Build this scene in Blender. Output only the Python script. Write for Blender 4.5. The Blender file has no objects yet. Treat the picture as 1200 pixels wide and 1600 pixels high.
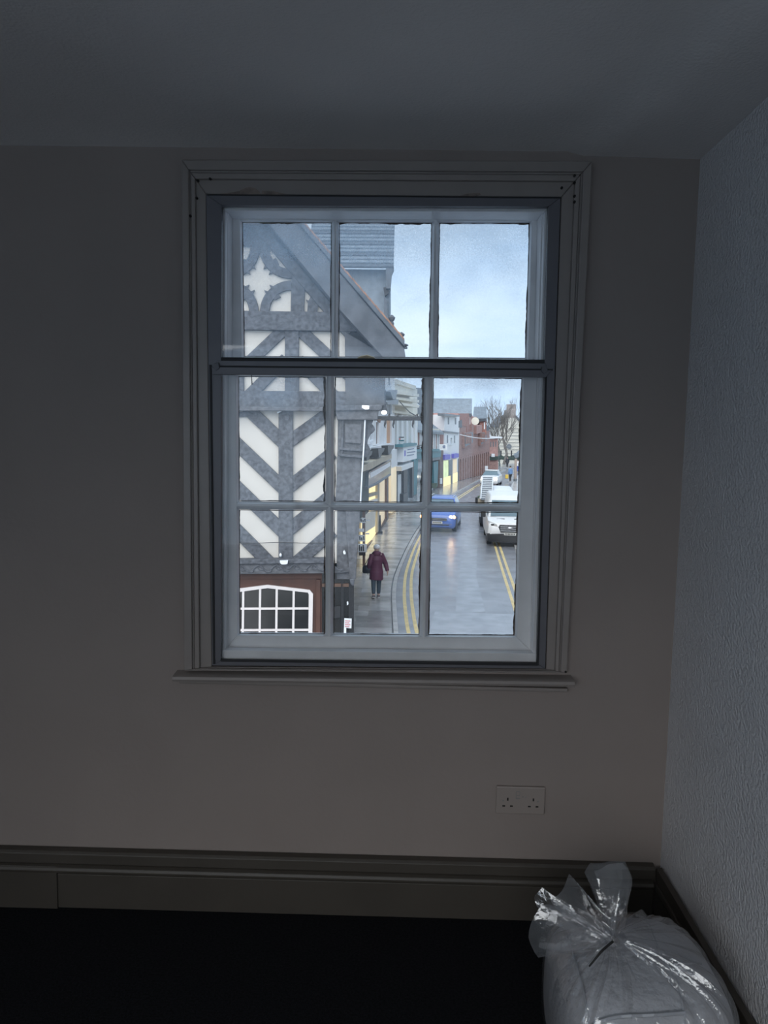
import bpy, bmesh, math, random
from mathutils import Vector as V, Matrix
from math import sin, cos, pi, radians as rad

S = bpy.context.scene
COL = S.collection
rng = random.Random(7)

# ------------------------------------------------------------------ camera
CAM_P = V((0.0, -2.25, 1.475)); YAW, PITCH, ROLL, FPX = 1.0, 5.85, 1.0, 1210.0
_y, _p, _r = rad(YAW), rad(PITCH), rad(ROLL)
FWD = V((-sin(_y)*cos(_p), cos(_y)*cos(_p), -sin(_p)))
_rt = V((cos(_y), sin(_y), 0)); _up = _rt.cross(FWD)
RGT = _rt*cos(_r) + _up*sin(_r)
UPV = -_rt*sin(_r) + _up*cos(_r)
cd = bpy.data.cameras.new('camera'); cam = bpy.data.objects.new('camera', cd); COL.objects.link(cam)
cam.matrix_world = Matrix(((RGT.x, UPV.x, -FWD.x, CAM_P.x), (RGT.y, UPV.y, -FWD.y, CAM_P.y),
                           (RGT.z, UPV.z, -FWD.z, CAM_P.z), (0, 0, 0, 1)))
cd.sensor_fit = 'VERTICAL'; cd.sensor_height = 36.0; cd.lens = FPX/1600*36.0
cd.clip_start = 0.05; cd.clip_end = 600
S.camera = cam

# ------------------------------------------------------------------ sky, soft sun, exposure
S.view_settings.view_transform = 'Standard'; S.view_settings.look = 'None'
S.view_settings.gamma = 1.0; S.view_settings.use_curve_mapping = False
S.view_settings.exposure = 0.97
S.cycles.use_denoising = True
S.cycles.max_bounces = 16; S.cycles.diffuse_bounces = 8; S.cycles.glossy_bounces = 4
S.cycles.transparent_max_bounces = 40; S.cycles.transmission_bounces = 8
S.cycles.caustics_reflective = False; S.cycles.caustics_refractive = False

w = bpy.data.worlds.new('overcast_sky'); S.world = w; w.use_nodes = True
nt = w.node_tree; nt.nodes.clear()
def N(t, **k):
    n = nt.nodes.new(t)
    for a, b in k.items(): setattr(n, a, b)
    return n
tc = N('ShaderNodeTexCoord'); mp = N('ShaderNodeMapping'); mp.inputs['Scale'].default_value = (1.6, 1.6, 5.0)
nz = N('ShaderNodeTexNoise'); nz.inputs['Scale'].default_value = 2.2; nz.inputs['Detail'].default_value = 5; nz.inputs['Roughness'].default_value = .5
cr = N('ShaderNodeValToRGB')
cr.color_ramp.elements[0].position = .33; cr.color_ramp.elements[0].color = (.33, .47, .66, 1)
cr.color_ramp.elements[1].position = .68; cr.color_ramp.elements[1].color = (.50, .60, .70, 1)
bg = N('ShaderNodeBackground'); bg.inputs['Strength'].default_value = 1.0
wo = N('ShaderNodeOutputWorld')
nt.links.new(tc.outputs['Generated'], mp.inputs['Vector']); nt.links.new(mp.outputs[0], nz.inputs['Vector'])
nt.links.new(nz.outputs['Fac'], cr.inputs[0]); nt.links.new(cr.outputs[0], bg.inputs[0]); nt.links.new(bg.outputs[0], wo.inputs[0])

sd = bpy.data.lights.new('veiled_sun', 'SUN'); sd.energy = 1.65; sd.angle = rad(70); sd.color = (1.0, .97, .92)
so = bpy.data.objects.new('veiled_sun', sd); COL.objects.link(so)
so.rotation_euler = (rad(50), 0, rad(-20)); so.location = (0, -10, 20)

# ------------------------------------------------------------------ photo pixel -> place helpers
GZ = -3.465                                                # street level
def ray(px, py): return FWD*FPX + RGT*(px-600) - UPV*(py-800)
def at(px, py, Y):
    d = ray(px, py); return CAM_P + d*((Y-CAM_P.y)/d.y)
def G(px, py, z=GZ):
    d = ray(px, py); return CAM_P + d*((z-CAM_P.z)/d.z)
def proj(p):
    d = p-CAM_P; k = d.dot(FWD); return (600+FPX*d.dot(RGT)/k, 800-FPX*d.dot(UPV)/k)
class Plane:
    def __init__(s, o, n): s.o = V(o); s.n = V(n).normalized()
    def pt(s, px, py, off=0.0):
        d = ray(px, py); o = s.o + s.n*off
        return CAM_P + d*((o-CAM_P).dot(s.n)/d.dot(s.n))
def gplane(a, b):                                          # vertical facade over two ground points
    A, B = G(*a), G(*b); d = (B-A); d.z = 0; d.normalize()
    n = V((d.y, -d.x, 0))
    if (CAM_P-A).dot(n) < 0: n = -n
    return Plane(A, n)
WALL = lambda y: Plane((0, y, 0), (0, -1, 0))

# ------------------------------------------------------------------ mesh building
class MB:
    def __init__(s): s.v = []; s.f = []
    def add(s, vs, fs):
        o = len(s.v); s.v += [V(a) for a in vs]; s.f += [tuple(i+o for i in f) for f in fs]; return s
    def box(s, x0, x1, y0, y1, z0, z1):
        return s.add([(x, y, z) for z in (z0, z1) for y in (y0, y1) for x in (x0, x1)],
                     [(0, 2, 3, 1), (4, 5, 7, 6), (0, 1, 5, 4), (2, 6, 7, 3), (0, 4, 6, 2), (1, 3, 7, 5)])
    def obox(s, c, ax, ay, az):
        c = V(c); ax, ay, az = V(ax), V(ay), V(az)
        return s.add([c+ax*i+ay*j+az*k for k in (-1, 1) for j in (-1, 1) for i in (-1, 1)],
                     [(0, 2, 3, 1), (4, 5, 7, 6), (0, 1, 5, 4), (2, 6, 7, 3), (0, 4, 6, 2), (1, 3, 7, 5)])
    def prism(s, pts, vec):
        n = len(pts); vec = V(vec); p = [V(a) for a in pts]
        fs = [tuple(range(n)), tuple(range(2*n-1, n-1, -1))] + [(i, i+n, (i+1) % n+n, (i+1) % n) for i in range(n)]
        return s.add(p+[a+vec for a in p], fs)
    def poly(s, pl, pts, back, front):                     # outline seen on a plane, with thickness
        return s.prism([pl.pt(x, y, front) for x, y in pts], pl.n*(back-front))
    def rect(s, pl, x0, y0, x1, y1, back, front): return s.poly(pl, [(x0, y0), (x1, y0), (x1, y1), (x0, y1)], back, front)
    def bar(s, pl, a, b, wd, back, front):
        dx, dy = b[0]-a[0], b[1]-a[1]; l = math.hypot(dx, dy); nx, ny = -dy/l*wd/2, dx/l*wd/2
        return s.poly(pl, [(a[0]+nx, a[1]+ny), (b[0]+nx, b[1]+ny), (b[0]-nx, b[1]-ny), (a[0]-nx, a[1]-ny)], back, front)
    def tube(s, pts, r, n=8, cap=True):
        pts = [V(p) for p in pts]; rs = r if isinstance(r, (list, tuple)) else [r]*len(pts)
        rings = []; ref = None
        for i, p in enumerate(pts):
            d = (pts[min(i+1, len(pts)-1)]-pts[max(i-1, 0)]).normalized()
            if ref is None: ref = d.orthogonal().normalized()
            ref = (ref-d*ref.dot(d)).normalized(); b = d.cross(ref)
            rings.append([p+(ref*cos(2*pi*k/n)+b*sin(2*pi*k/n))*rs[i] for k in range(n)])
        return s.loft(rings, cap)
    def loft(s, rings, cap=True, closed=True):
        n = len(rings[0]); vs = [p for r in rings for p in r]; fs = []
        for i in range(len(rings)-1):
            for k in range(n if closed else n-1):
                a = i*n+k; b = i*n+(k+1) % n; fs.append((a, b, b+n, a+n))
        if cap and closed:
            fs.append(tuple(range(n-1, -1, -1))); fs.append(tuple(range((len(rings)-1)*n, len(rings)*n)))
        return s.add(vs, fs)
    def lathe(s, prof, c, n=16, ax='Z'):
        c = V(c); rings = []
        for r, h in prof:
            r = max(r, 1e-4)
            if ax == 'Z': rings.append([c+V((r*cos(2*pi*k/n), r*sin(2*pi*k/n), h)) for k in range(n)])
            elif ax == 'Y': rings.append([c+V((r*cos(2*pi*k/n), h, r*sin(2*pi*k/n))) for k in range(n)])
            else: rings.append([c+V((h, r*cos(2*pi*k/n), r*sin(2*pi*k/n))) for k in range(n)])
        return s.loft(rings)
    def ball(s, c, rx, ry, rz, n=12, m=8):
        c = V(c); rings = []
        for j in range(1, m):
            t = pi*j/m
            rings.append([c+V((rx*sin(t)*cos(2*pi*k/n), ry*sin(t)*sin(2*pi*k/n), rz*cos(t))) for k in range(n)])
        return s.loft(rings)
    def build(s, name, m, parent=None, smooth=False, bevel=0, kind=None, label=None, subd=0):
        me = bpy.data.meshes.new(name)
        off = root_loc(parent)
        me.from_pydata([tuple(a-off) for a in s.v], [], s.f); me.update()
        bm = bmesh.new(); bm.from_mesh(me); bmesh.ops.recalc_face_normals(bm, faces=bm.faces)
        if smooth:
            for f in bm.faces: f.smooth = True
            for e in bm.edges:
                if len(e.link_faces) == 2 and e.calc_face_angle(0) > rad(42): e.smooth = False
        bm.to_mesh(me); bm.free()
        me.materials.append(M[m])
        o = bpy.data.objects.new(name, me); COL.objects.link(o)
        if parent: o.parent = parent
        if bevel:
            b = o.modifiers.new('bevel', 'BEVEL'); b.width = bevel; b.segments = 2; b.limit_method = 'ANGLE'
        if subd:
            b = o.modifiers.new('sub', 'SUBSURF'); b.levels = subd; b.render_levels = subd
        if kind: o['kind'] = kind
        if label: o['label'] = label
        return o
def root_loc(o):
    l = V((0, 0, 0))
    while o is not None: l = l+o.location; o = o.parent
    return l
def tag(o, label, cat, group=None):
    o['label'] = label; o['category'] = cat
    if group: o['group'] = group
    return o
def thing(name, label, cat, loc=(0, 0, 0), group=None):
    o = bpy.data.objects.new(name, None); COL.objects.link(o); o.location = loc; o.empty_display_size = .1
    return tag(o, label, cat, group)
def setting(name, loc=(0, 0, 0), label=None):
    o = bpy.data.objects.new(name, None); COL.objects.link(o); o.location = loc; o['kind'] = 'structure'
    if label: o['label'] = label
    return o
def ring4(pl, outer, inner, names, m, parent, back, front, bevel=0):      # top, right, bottom, left members with mitred ends
    out = []
    for i in range(4):
        j = (i+1) % 4
        out.append(MB().poly(pl, [outer[i], outer[j], inner[j], inner[i]], back, front).build(names[i], m, parent, bevel=bevel))
    return out

# ------------------------------------------------------------------ materials
M = {}
def mat(key, col, rough=.6, var=0.0, scale=8.0, bump=0.0, bscale=None, metal=0.0, spec=.5, col2=None, emit=None, estr=0.0, stretch=None, detail=4, dist=.01):
    m = bpy.data.materials.new(key); m.use_nodes = True; t = m.node_tree; b = t.nodes['Principled BSDF']
    b.inputs['Roughness'].default_value = rough; b.inputs['Metallic'].default_value = metal
    b.inputs['Specular IOR Level'].default_value = spec
    b.inputs['Base Color'].default_value = (*col, 1)
    if var or bump:
        c = t.nodes.new('ShaderNodeTexCoord'); mp = t.nodes.new('ShaderNodeMapping')
        if stretch: mp.inputs['Scale'].default_value = stretch
        t.links.new(c.outputs['Object'], mp.inputs['Vector'])
    if var:
        n = t.nodes.new('ShaderNodeTexNoise'); n.inputs['Scale'].default_value = scale; n.inputs['Detail'].default_value = detail
        t.links.new(mp.outputs[0], n.inputs['Vector'])
        r = t.nodes.new('ShaderNodeValToRGB'); c2 = col2 or tuple(x*(1-var) for x in col)
        r.color_ramp.elements[0].position = .35; r.color_ramp.elements[0].color = (*c2, 1)
        r.color_ramp.elements[1].position = .65; r.color_ramp.elements[1].color = (*col, 1)
        t.links.new(n.outputs['Fac'], r.inputs[0]); t.links.new(r.outputs[0], b.inputs['Base Color'])
    if bump:
        n = t.nodes.new('ShaderNodeTexNoise'); n.inputs['Scale'].default_value = bscale or scale; n.inputs['Detail'].default_value = detail
        t.links.new(mp.outputs[0], n.inputs['Vector'])
        bp = t.nodes.new('ShaderNodeBump'); bp.inputs['Strength'].default_value = bump; bp.inputs['Distance'].default_value = dist
        t.links.new(n.outputs['Fac'], bp.inputs['Height']); t.links.new(bp.outputs[0], b.inputs['Normal'])
    if emit:
        b.inputs['Emission Color'].default_value = (*emit, 1); b.inputs['Emission Strength'].default_value = estr
    M[key] = m
    return m
def glassmat(key, tint=(.992, .992, .99), gloss=.06, rough=.02, fog=None):
    """thin clear pane; fog = list of (z_low, z_high, amount_high) bands of condensation"""
    m = bpy.data.materials.new(key); m.use_nodes = True; t = m.node_tree; t.nodes.clear()
    out = t.nodes.new('ShaderNodeOutputMaterial')
    tr = t.nodes.new('ShaderNodeBsdfTransparent'); tr.inputs[0].default_value = (*tint, 1)
    gl = t.nodes.new('ShaderNodeBsdfGlossy'); gl.inputs['Roughness'].default_value = rough
    fr = t.nodes.new('ShaderNodeFresnel'); fr.inputs['IOR'].default_value = 1.45
    mu = t.nodes.new('ShaderNodeMath'); mu.operation = 'MULTIPLY'; mu.inputs[1].default_value = gloss/.04*.5
    t.links.new(fr.outputs[0], mu.inputs[0])
    mx = t.nodes.new('ShaderNodeMixShader'); t.links.new(mu.outputs[0], mx.inputs[0]); t.links.new(tr.outputs[0], mx.inputs[1]); t.links.new(gl.outputs[0], mx.inputs[2])
    last = mx
    if fog:
        z0, z1, amt, base = fog
        tl = t.nodes.new('ShaderNodeBsdfTranslucent'); tl.inputs[0].default_value = (.66, .84, 1.0, 1)
        c = t.nodes.new('ShaderNodeTexCoord'); gm = t.nodes.new('ShaderNodeNewGeometry'); sp = t.nodes.new('ShaderNodeSeparateXYZ'); t.links.new(gm.outputs['Position'], sp.inputs[0])
        n = t.nodes.new('ShaderNodeTexNoise'); n.inputs['Scale'].default_value = 9; n.inputs['Detail'].default_value = 3
        t.links.new(c.outputs['Object'], n.inputs['Vector'])
        n2 = t.nodes.new('ShaderNodeTexNoise'); n2.inputs['Scale'].default_value = 220; n2.inputs['Detail'].default_value = 2
        t.links.new(c.outputs['Object'], n2.inputs['Vector'])
        ad = t.nodes.new('ShaderNodeMath'); ad.operation = 'MULTIPLY_ADD'; ad.inputs[1].default_value = .22; t.links.new(n.outputs['Fac'], ad.inputs[0]); t.links.new(sp.outputs['Z'], ad.inputs[2])
        mr = t.nodes.new('ShaderNodeMapRange'); mr.interpolation_type = 'SMOOTHSTEP'
        mr.inputs['From Min'].default_value = z0+.11; mr.inputs['From Max'].default_value = z1+.11
        mr.inputs['To Min'].default_value = base; mr.inputs['To Max'].default_value = amt
        t.links.new(ad.outputs[0], mr.inputs['Value'])
        m2 = t.nodes.new('ShaderNodeMapRange'); m2.inputs['From Min'].default_value = .35; m2.inputs['From Max'].default_value = .65
        m2.inputs['To Min'].default_value = .75; m2.inputs['To Max'].default_value = 1.15
        t.links.new(n2.outputs['Fac'], m2.inputs['Value'])
        ml = t.nodes.new('ShaderNodeMath'); ml.operation = 'MULTIPLY'; t.links.new(mr.outputs[0], ml.inputs[0]); t.links.new(m2.outputs[0], ml.inputs[1])
        mf = t.nodes.new('ShaderNodeMixShader'); t.links.new(ml.outputs[0], mf.inputs[0]); t.links.new(mx.outputs[0], mf.inputs[1]); t.links.new(tl.outputs[0], mf.inputs[2])
        last = mf
    t.links.new(last.outputs[0], out.inputs[0]); M[key] = m
    return m

# room
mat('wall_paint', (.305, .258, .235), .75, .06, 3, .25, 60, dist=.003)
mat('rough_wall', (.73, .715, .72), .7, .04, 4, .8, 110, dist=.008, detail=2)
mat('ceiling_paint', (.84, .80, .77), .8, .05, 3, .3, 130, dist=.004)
mat('carpet', (.022, .023, .027), 1.0, .5, 160, 1.0, 400, spec=.1, dist=.01)
mat('skirting_paint', (.066, .057, .047), .5, .12, 6, .15, 50, dist=.004)
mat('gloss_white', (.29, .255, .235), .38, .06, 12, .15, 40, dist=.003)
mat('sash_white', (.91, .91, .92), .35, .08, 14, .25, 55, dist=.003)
mat('aluminium', (.14, .137, .15), .42, .05, 20, metal=.15)
mat('aluminium_dark', (.12, .12, .13), .45, .05, 20)
mat('seal_black', (.012, .012, .014), .6)
mat('putty', (.15, .12, .105), .9, .6, 60, .6, 120)
mat('brass', (.55, .38, .16), .35, .3, 40, metal=.9)
mat('bare_wood', (.30, .24, .21), .9, .4, 40)
mat('hole', (.01, .009, .008), .9)
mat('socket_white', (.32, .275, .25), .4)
mat('print_grey', (.25, .24, .23), .7)
mat('quilt', (.62, .63, .655), .9, .05, 20, .6, 26, dist=.02)
mat('seam', (.50, .52, .55), .9)
mat('tie_black', (.02, .02, .02), .5)
glassmat('glass_clear', gloss=.05)
glassmat('glass_upper', gloss=.04, fog=(1.80, 2.13, .38, .065))
glassmat('glass_lower', gloss=.04, fog=(1.52, 1.68, .32, .012))
# ------------------------------------------------------------------ the room
XL, XR, YB, ZC = -2.4, .82, -3.9, 2.258
T = .30
f = MB().box(XL-T, XR+T, YB-T, T, -.25, 0).build('floor', 'carpet', kind='structure', label='very dark charcoal carpet')
# ceiling: two gently different planes meeting in a faint fold right of the window
def zceil(x, y):
    xf = .475 - .33*y*.55                           # the fold runs back into the room towards the right
    t = max(0, min(1, (x-xf)/.05+.5)); t = t*t*(3-2*t)
    z = 2.270 - .020*t - .02*max(0, x-xf)
    z += .006*sin(3*x+1)*sin(2.3*y)
    if y > -.16: z -= .010*((y+.16)/.16)**2*(1-t)
    return z
mb = MB(); nx, ny = 70, 60; vs = []; fs = []
for j in range(ny+1):
    for i in range(nx+1):
        x = XL + (XR-XL)*i/nx; y = YB + (0-YB)*(j/ny)**.7; vs.append((x, y, zceil(x, y)))
for j in range(ny):
    for i in range(nx): a = j*(nx+1)+i; fs.append((a, a+1, a+nx+2, a+nx+1))
n0 = len(vs); vs += [(XL-T, YB-T, 2.6), (XR+T, YB-T, 2.6), (XR+T, T, 2.6), (XL-T, T, 2.6)]
mb.add(vs, fs); mb.box(XL-T, XR+T, YB-T, T, 2.32, 2.6)
mb.build('ceiling', 'ceiling_paint', kind='structure', smooth=True)
def wall_with_hole(name, axis_y, y0, y1, hx0, hx1, hz0, hz1, m):
    mb = MB()
    mb.box(XL-T, hx0, y0, y1, 0, 2.34); mb.box(hx1, XR+T, y0, y1, 0, 2.34)
    mb.box(hx0, hx1, y0, y1, 0, hz0); mb.box(hx0, hx1, y0, y1, hz1, 2.34)
    return mb.build(name, m, kind='structure')
HX0, HX1, HZ0, HZ1 = -.565, .475, .79, 2.185
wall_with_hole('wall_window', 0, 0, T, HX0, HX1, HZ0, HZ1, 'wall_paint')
RX0, RX1, RZ0, RZ1 = -2.25, .65, .50, 2.20
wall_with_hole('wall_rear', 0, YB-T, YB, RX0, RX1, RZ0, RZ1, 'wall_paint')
# right wall keeps the slight soft curve where the plaster turns the corner
mb = MB(); ring = []
pr = [(XR+T, 0), (XR, 0), (XR, YB), (XR+T, YB)]
mb.prism([(x, y, 0) for x, y in pr], (0, 0, 2.34)).build('wall_right', 'rough_wall', kind='structure', smooth=True)
LY0, LY1, LZ0, LZ1 = -3.4, -1.9, .6, 2.1
mb = MB(); mb.box(XL-T, XL, YB, LY0, 0, 2.34); mb.box(XL-T, XL, LY1, 0, 0, 2.34); mb.box(XL-T, XL, LY0, LY1, 0, LZ0); mb.box(XL-T, XL, LY0, LY1, LZ1, 2.34)
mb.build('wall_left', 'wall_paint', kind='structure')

# rear window behind the photographer, where the cool light on the bag and right wall comes from
w2 = setting('window_2', ((RX0+RX1)/2, YB, RZ0), 'tall white window behind the viewer')
mb = MB(); yb0, yb1 = YB-.16, YB-.10
MB().box(RX0, RX1, yb0, yb1, RZ0, RZ0+.05).build('bottom_rail', 'sash_white', w2)
MB().box(RX0, RX1, yb0, yb1, RZ1-.05, RZ1).build('top_rail', 'sash_white', w2)
for x in (RX0, (RX0+RX1)/2-.025, RX1-.05): MB().box(x, x+.05, yb0, yb1, RZ0+.05, RZ1-.05).build('stile', 'sash_white', w2)
for x0, x1 in ((RX0+.05, (RX0+RX1)/2-.025), ((RX0+RX1)/2+.025, RX1-.05)):
    MB().box(x0, x1, YB-.132, YB-.128, RZ0+.05, RZ1-.05).build('pane', 'glass_clear', w2)

w3 = setting('added_window_3', (XL, (LY0+LY1)/2, LZ0), 'unseen white window added in the left wall to light the room')  # unseen window, added for more light on the right wall and ceiling
xa, xb = XL-.16, XL-.10
for z in (LZ0, (LZ0+LZ1)/2-.025, LZ1-.05): MB().box(xa, xb, LY0, LY1, z, z+.05).build('rail', 'sash_white', w3)
for y in (LY0, LY1-.05): MB().box(xa, xb, y, y+.05, LZ0+.05, LZ1-.05).build('stile', 'sash_white', w3)
for z in (LZ0+.05, (LZ0+LZ1)/2+.025): MB().box(XL-.132, XL-.128, LY0+.05, LY1-.05, z, z+.65).build('pane', 'glass_clear', w3)

# ------------------------------------------------------------------ skirting boards
def skirt_run(p0, p1, nrm, name, breaks=True):
    p0, p1, nrm = V(p0), V(p1), V(nrm)
    root = setting(name, p0)
    def strip(nm, prof, m='skirting_paint', a=0.0, b=1.0):
        q0 = p0.lerp(p1, a); q1 = p0.lerp(p1, b)
        r0 = [q0+nrm*d+V((0, 0, z)) for d, z in prof]; r1 = [q1+nrm*d+V((0, 0, z)) for d, z in prof]
        return MB().loft([r0, r1]).build(nm, m, root, bevel=.0015)
    return root, strip
root, strip = skirt_run((XL, -.0005, 0), (XR-.024, -.0005, 0), (0, -1, 0), 'baseboard_window')
strip('board', [(0, .002), (.019, .002), (.019, .112), (0, .112)])
strip('moulding', [(0, .1135), (.019, .1135), (.026, .118), (.028, .126), (.024, .134), (.014, .1405), (.002, .1405)])
strip('cap', [(0, .1495), (.029, .1495), (.031, .153), (.031, .182), (.024, .1895), (.003, .1915)])
r0x = .29
strip('patched_board', [(.0195, .002), (.0255, .002), (.0255, .128), (.0215, .137), (.0195, .137)], a=0, b=(XL*-1-1.02)/(XR-.022-XL))
root, strip = skirt_run((XR-.0005, -.032, 0), (XR-.0005, YB+.001, 0), (-1, 0, 0), 'baseboard_right')
strip('board', [(.006, .002), (.022, .002), (.022, .118), (.006, .118)])
strip('moulding', [(.006, .1195), (.022, .1195), (.026, .130), (.024, .142), (.008, .148)])
strip('cap', [(.007, .1495), (.022, .1495), (.022, .188), (.007, .193)])

# ------------------------------------------------------------------ window: architrave, sill, box frame
win = setting('window_1', (-.05, 0, .74), 'old white painted sash window with three by three panes')
AO = [(283, 249), (926, 251), (886, 1052), (287, 1048)]
def lerpq(a, b, t): return [(p[0]+(q[0]-p[0])*t, p[1]+(q[1]-p[1])*t) for p, q in zip(a, b)]
AI = [(322, 303), (877, 308), (853, 1046), (331, 1042)]
nm = ['architrave_head', 'architrave_jamb', 'architrave_base', 'architrave_jamb']
lay = [(0, .30, .032), (.30, .38, .024), (.38, .56, .028), (.56, 1.0, .017)]
for k, (a, b, d) in enumerate(lay):
    o = lerpq(AO, AI, a); i = lerpq(AO, AI, b)
    if k == 3: i = AI
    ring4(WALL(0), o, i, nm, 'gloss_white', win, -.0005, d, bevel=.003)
# sill board with rounded nose
a, b = at(273, 1056, -.03), at(895, 1064, -.03)
rings = []
for x, z in ((a.x, a.z), (b.x, b.z)):
    rings.append([V((x, y, z+dz)) for y, dz in ((.0, -.013), (-.045, -.013), (-.053, -.010), (-.056, -.003), (-.053, .004), (-.046, .007), (0, .009))])
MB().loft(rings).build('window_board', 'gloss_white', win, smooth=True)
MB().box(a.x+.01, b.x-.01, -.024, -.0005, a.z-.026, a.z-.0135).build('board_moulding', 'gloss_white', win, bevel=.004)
# screw holes and bare patches left by an old blind
for px, py in ((309, 282), (307, 309), (328, 279), (297, 337), (878, 293), (898, 274), (898, 285), (898, 306), (898, 315), (884, 1050)):
    p = at(px, py, -.034); MB().lathe([(.0035, 0), (.0035, .006)], p, 10, 'Y').build('screw_hole', 'hole', win)
MB().poly(WALL(0), [(344, 303), (372, 299), (380, 295), (389, 292), (399, 294), (405, 299), (408, 304), (410, 298), (428, 299), (446, 303), (448, 306), (346, 305)], .012, .0186).build('bare_patch', 'bare_wood', win)
MB().poly(WALL(0), [(718, 306), (728, 303), (736, 302), (750, 301), (751, 304), (742, 307), (724, 308)], .012, .0186).build('bare_patch', 'bare_wood', win)
# box frame: reveal lining, staff bead, parting bead
BO = [(312, 296), (886, 300), (862, 1052), (322, 1048)]
B1 = [(352, 329), (851, 331), (832.5, 1021), (351, 1017)]
ring4(WALL(.004), BO, B1, ['head_lining', 'jamb_lining', 'sill_lining', 'jamb_lining'], 'sash_white', win, -.03, 0, bevel=.003)
B2 = [(356, 332), (846, 334), (829, 1018), (355, 1014)]
ring4(WALL(.034), lerpq(BO, B1, .3), B2, ['head_box', 'jamb_box', 'sill_box', 'jamb_box'], 'sash_white', win, -.10, 0, bevel=.002)
ring4(WALL(.088), B1, [(361, 337), (842, 339), (826, 1016), (360, 1012)], ['parting_bead']*4, 'sash_white', win, -.012, 0, bevel=.002)
# sloping bottom ledge under the lower sash
MB().poly(WALL(.0), [(345, 1016), (838, 1021), (840, 1037), (344, 1033)], -.03, .004).build('stop_bead', 'sash_white', win, bevel=.002)

# ------------------------------------------------------------------ sashes
def jag(pts, px_amp, step=5):
    out = []
    for i in range(len(pts)):
        a, b = pts[i], pts[(i+1) % len(pts)]; L = math.hypot(b[0]-a[0], b[1]-a[1]); n = max(1, int(L/step))
        for k in range(n):
            t = k/n; out.append((a[0]+(b[0]-a[0])*t+rng.uniform(-1, 1)*px_amp, a[1]+(b[1]-a[1])*t+rng.uniform(-1, 1)*px_amp))
    return out
def putty_ring(pl, q, parent, wds, dep):
    """crumbling putty and old paint round a pane: a strip with a ragged inner edge along each side"""
    mb = MB()
    for i in range(4):
        a, b = q[i], q[(i+1) % 4]; L = math.hypot(b[0]-a[0], b[1]-a[1]); n = max(6, int(L/4))
        ix, iy = -(b[1]-a[1])/L, (b[0]-a[0])/L          # inward (corners run clockwise in the picture)
        w = wds[i]; ph = rng.uniform(0, 9); o = []; inn = []
        for k in range(n+1):
            t = k/n; x, y = a[0]+(b[0]-a[0])*t, a[1]+(b[1]-a[1])*t
            d = max(.4, w*(.55+.35*sin(ph+t*7)+.25*sin(ph*3+t*23)) + rng.uniform(-.5, .5)*w*.5)
            o.append(pl.pt(x-ix*.6, y-iy*.6, dep)); inn.append(pl.pt(x+ix*d, y+iy*d, dep))
        for k in range(n): mb.prism([o[k], o[k+1], inn[k+1], inn[k]], pl.n*-.0015)
    return mb.build('putty', 'putty', parent)
def taper(pl, a, b, wd, th):
    dx, dy = b[0]-a[0], b[1]-a[1]; l = math.hypot(dx, dy); nx, ny = -dy/l, dx/l; rg = []
    for p in (a, b):
        rg.append([pl.pt(p[0]+nx*wd*k, p[1]+ny*wd*k, d) for k, d in ((-.5, -th+.004), (-.5, -.024), (-.40, -.018), (-.20, -.004), (-.12, -.001), (.12, -.001), (.20, -.004), (.40, -.018), (.5, -.024), (.5, -th+.004))])
    return MB().loft(rg)
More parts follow.
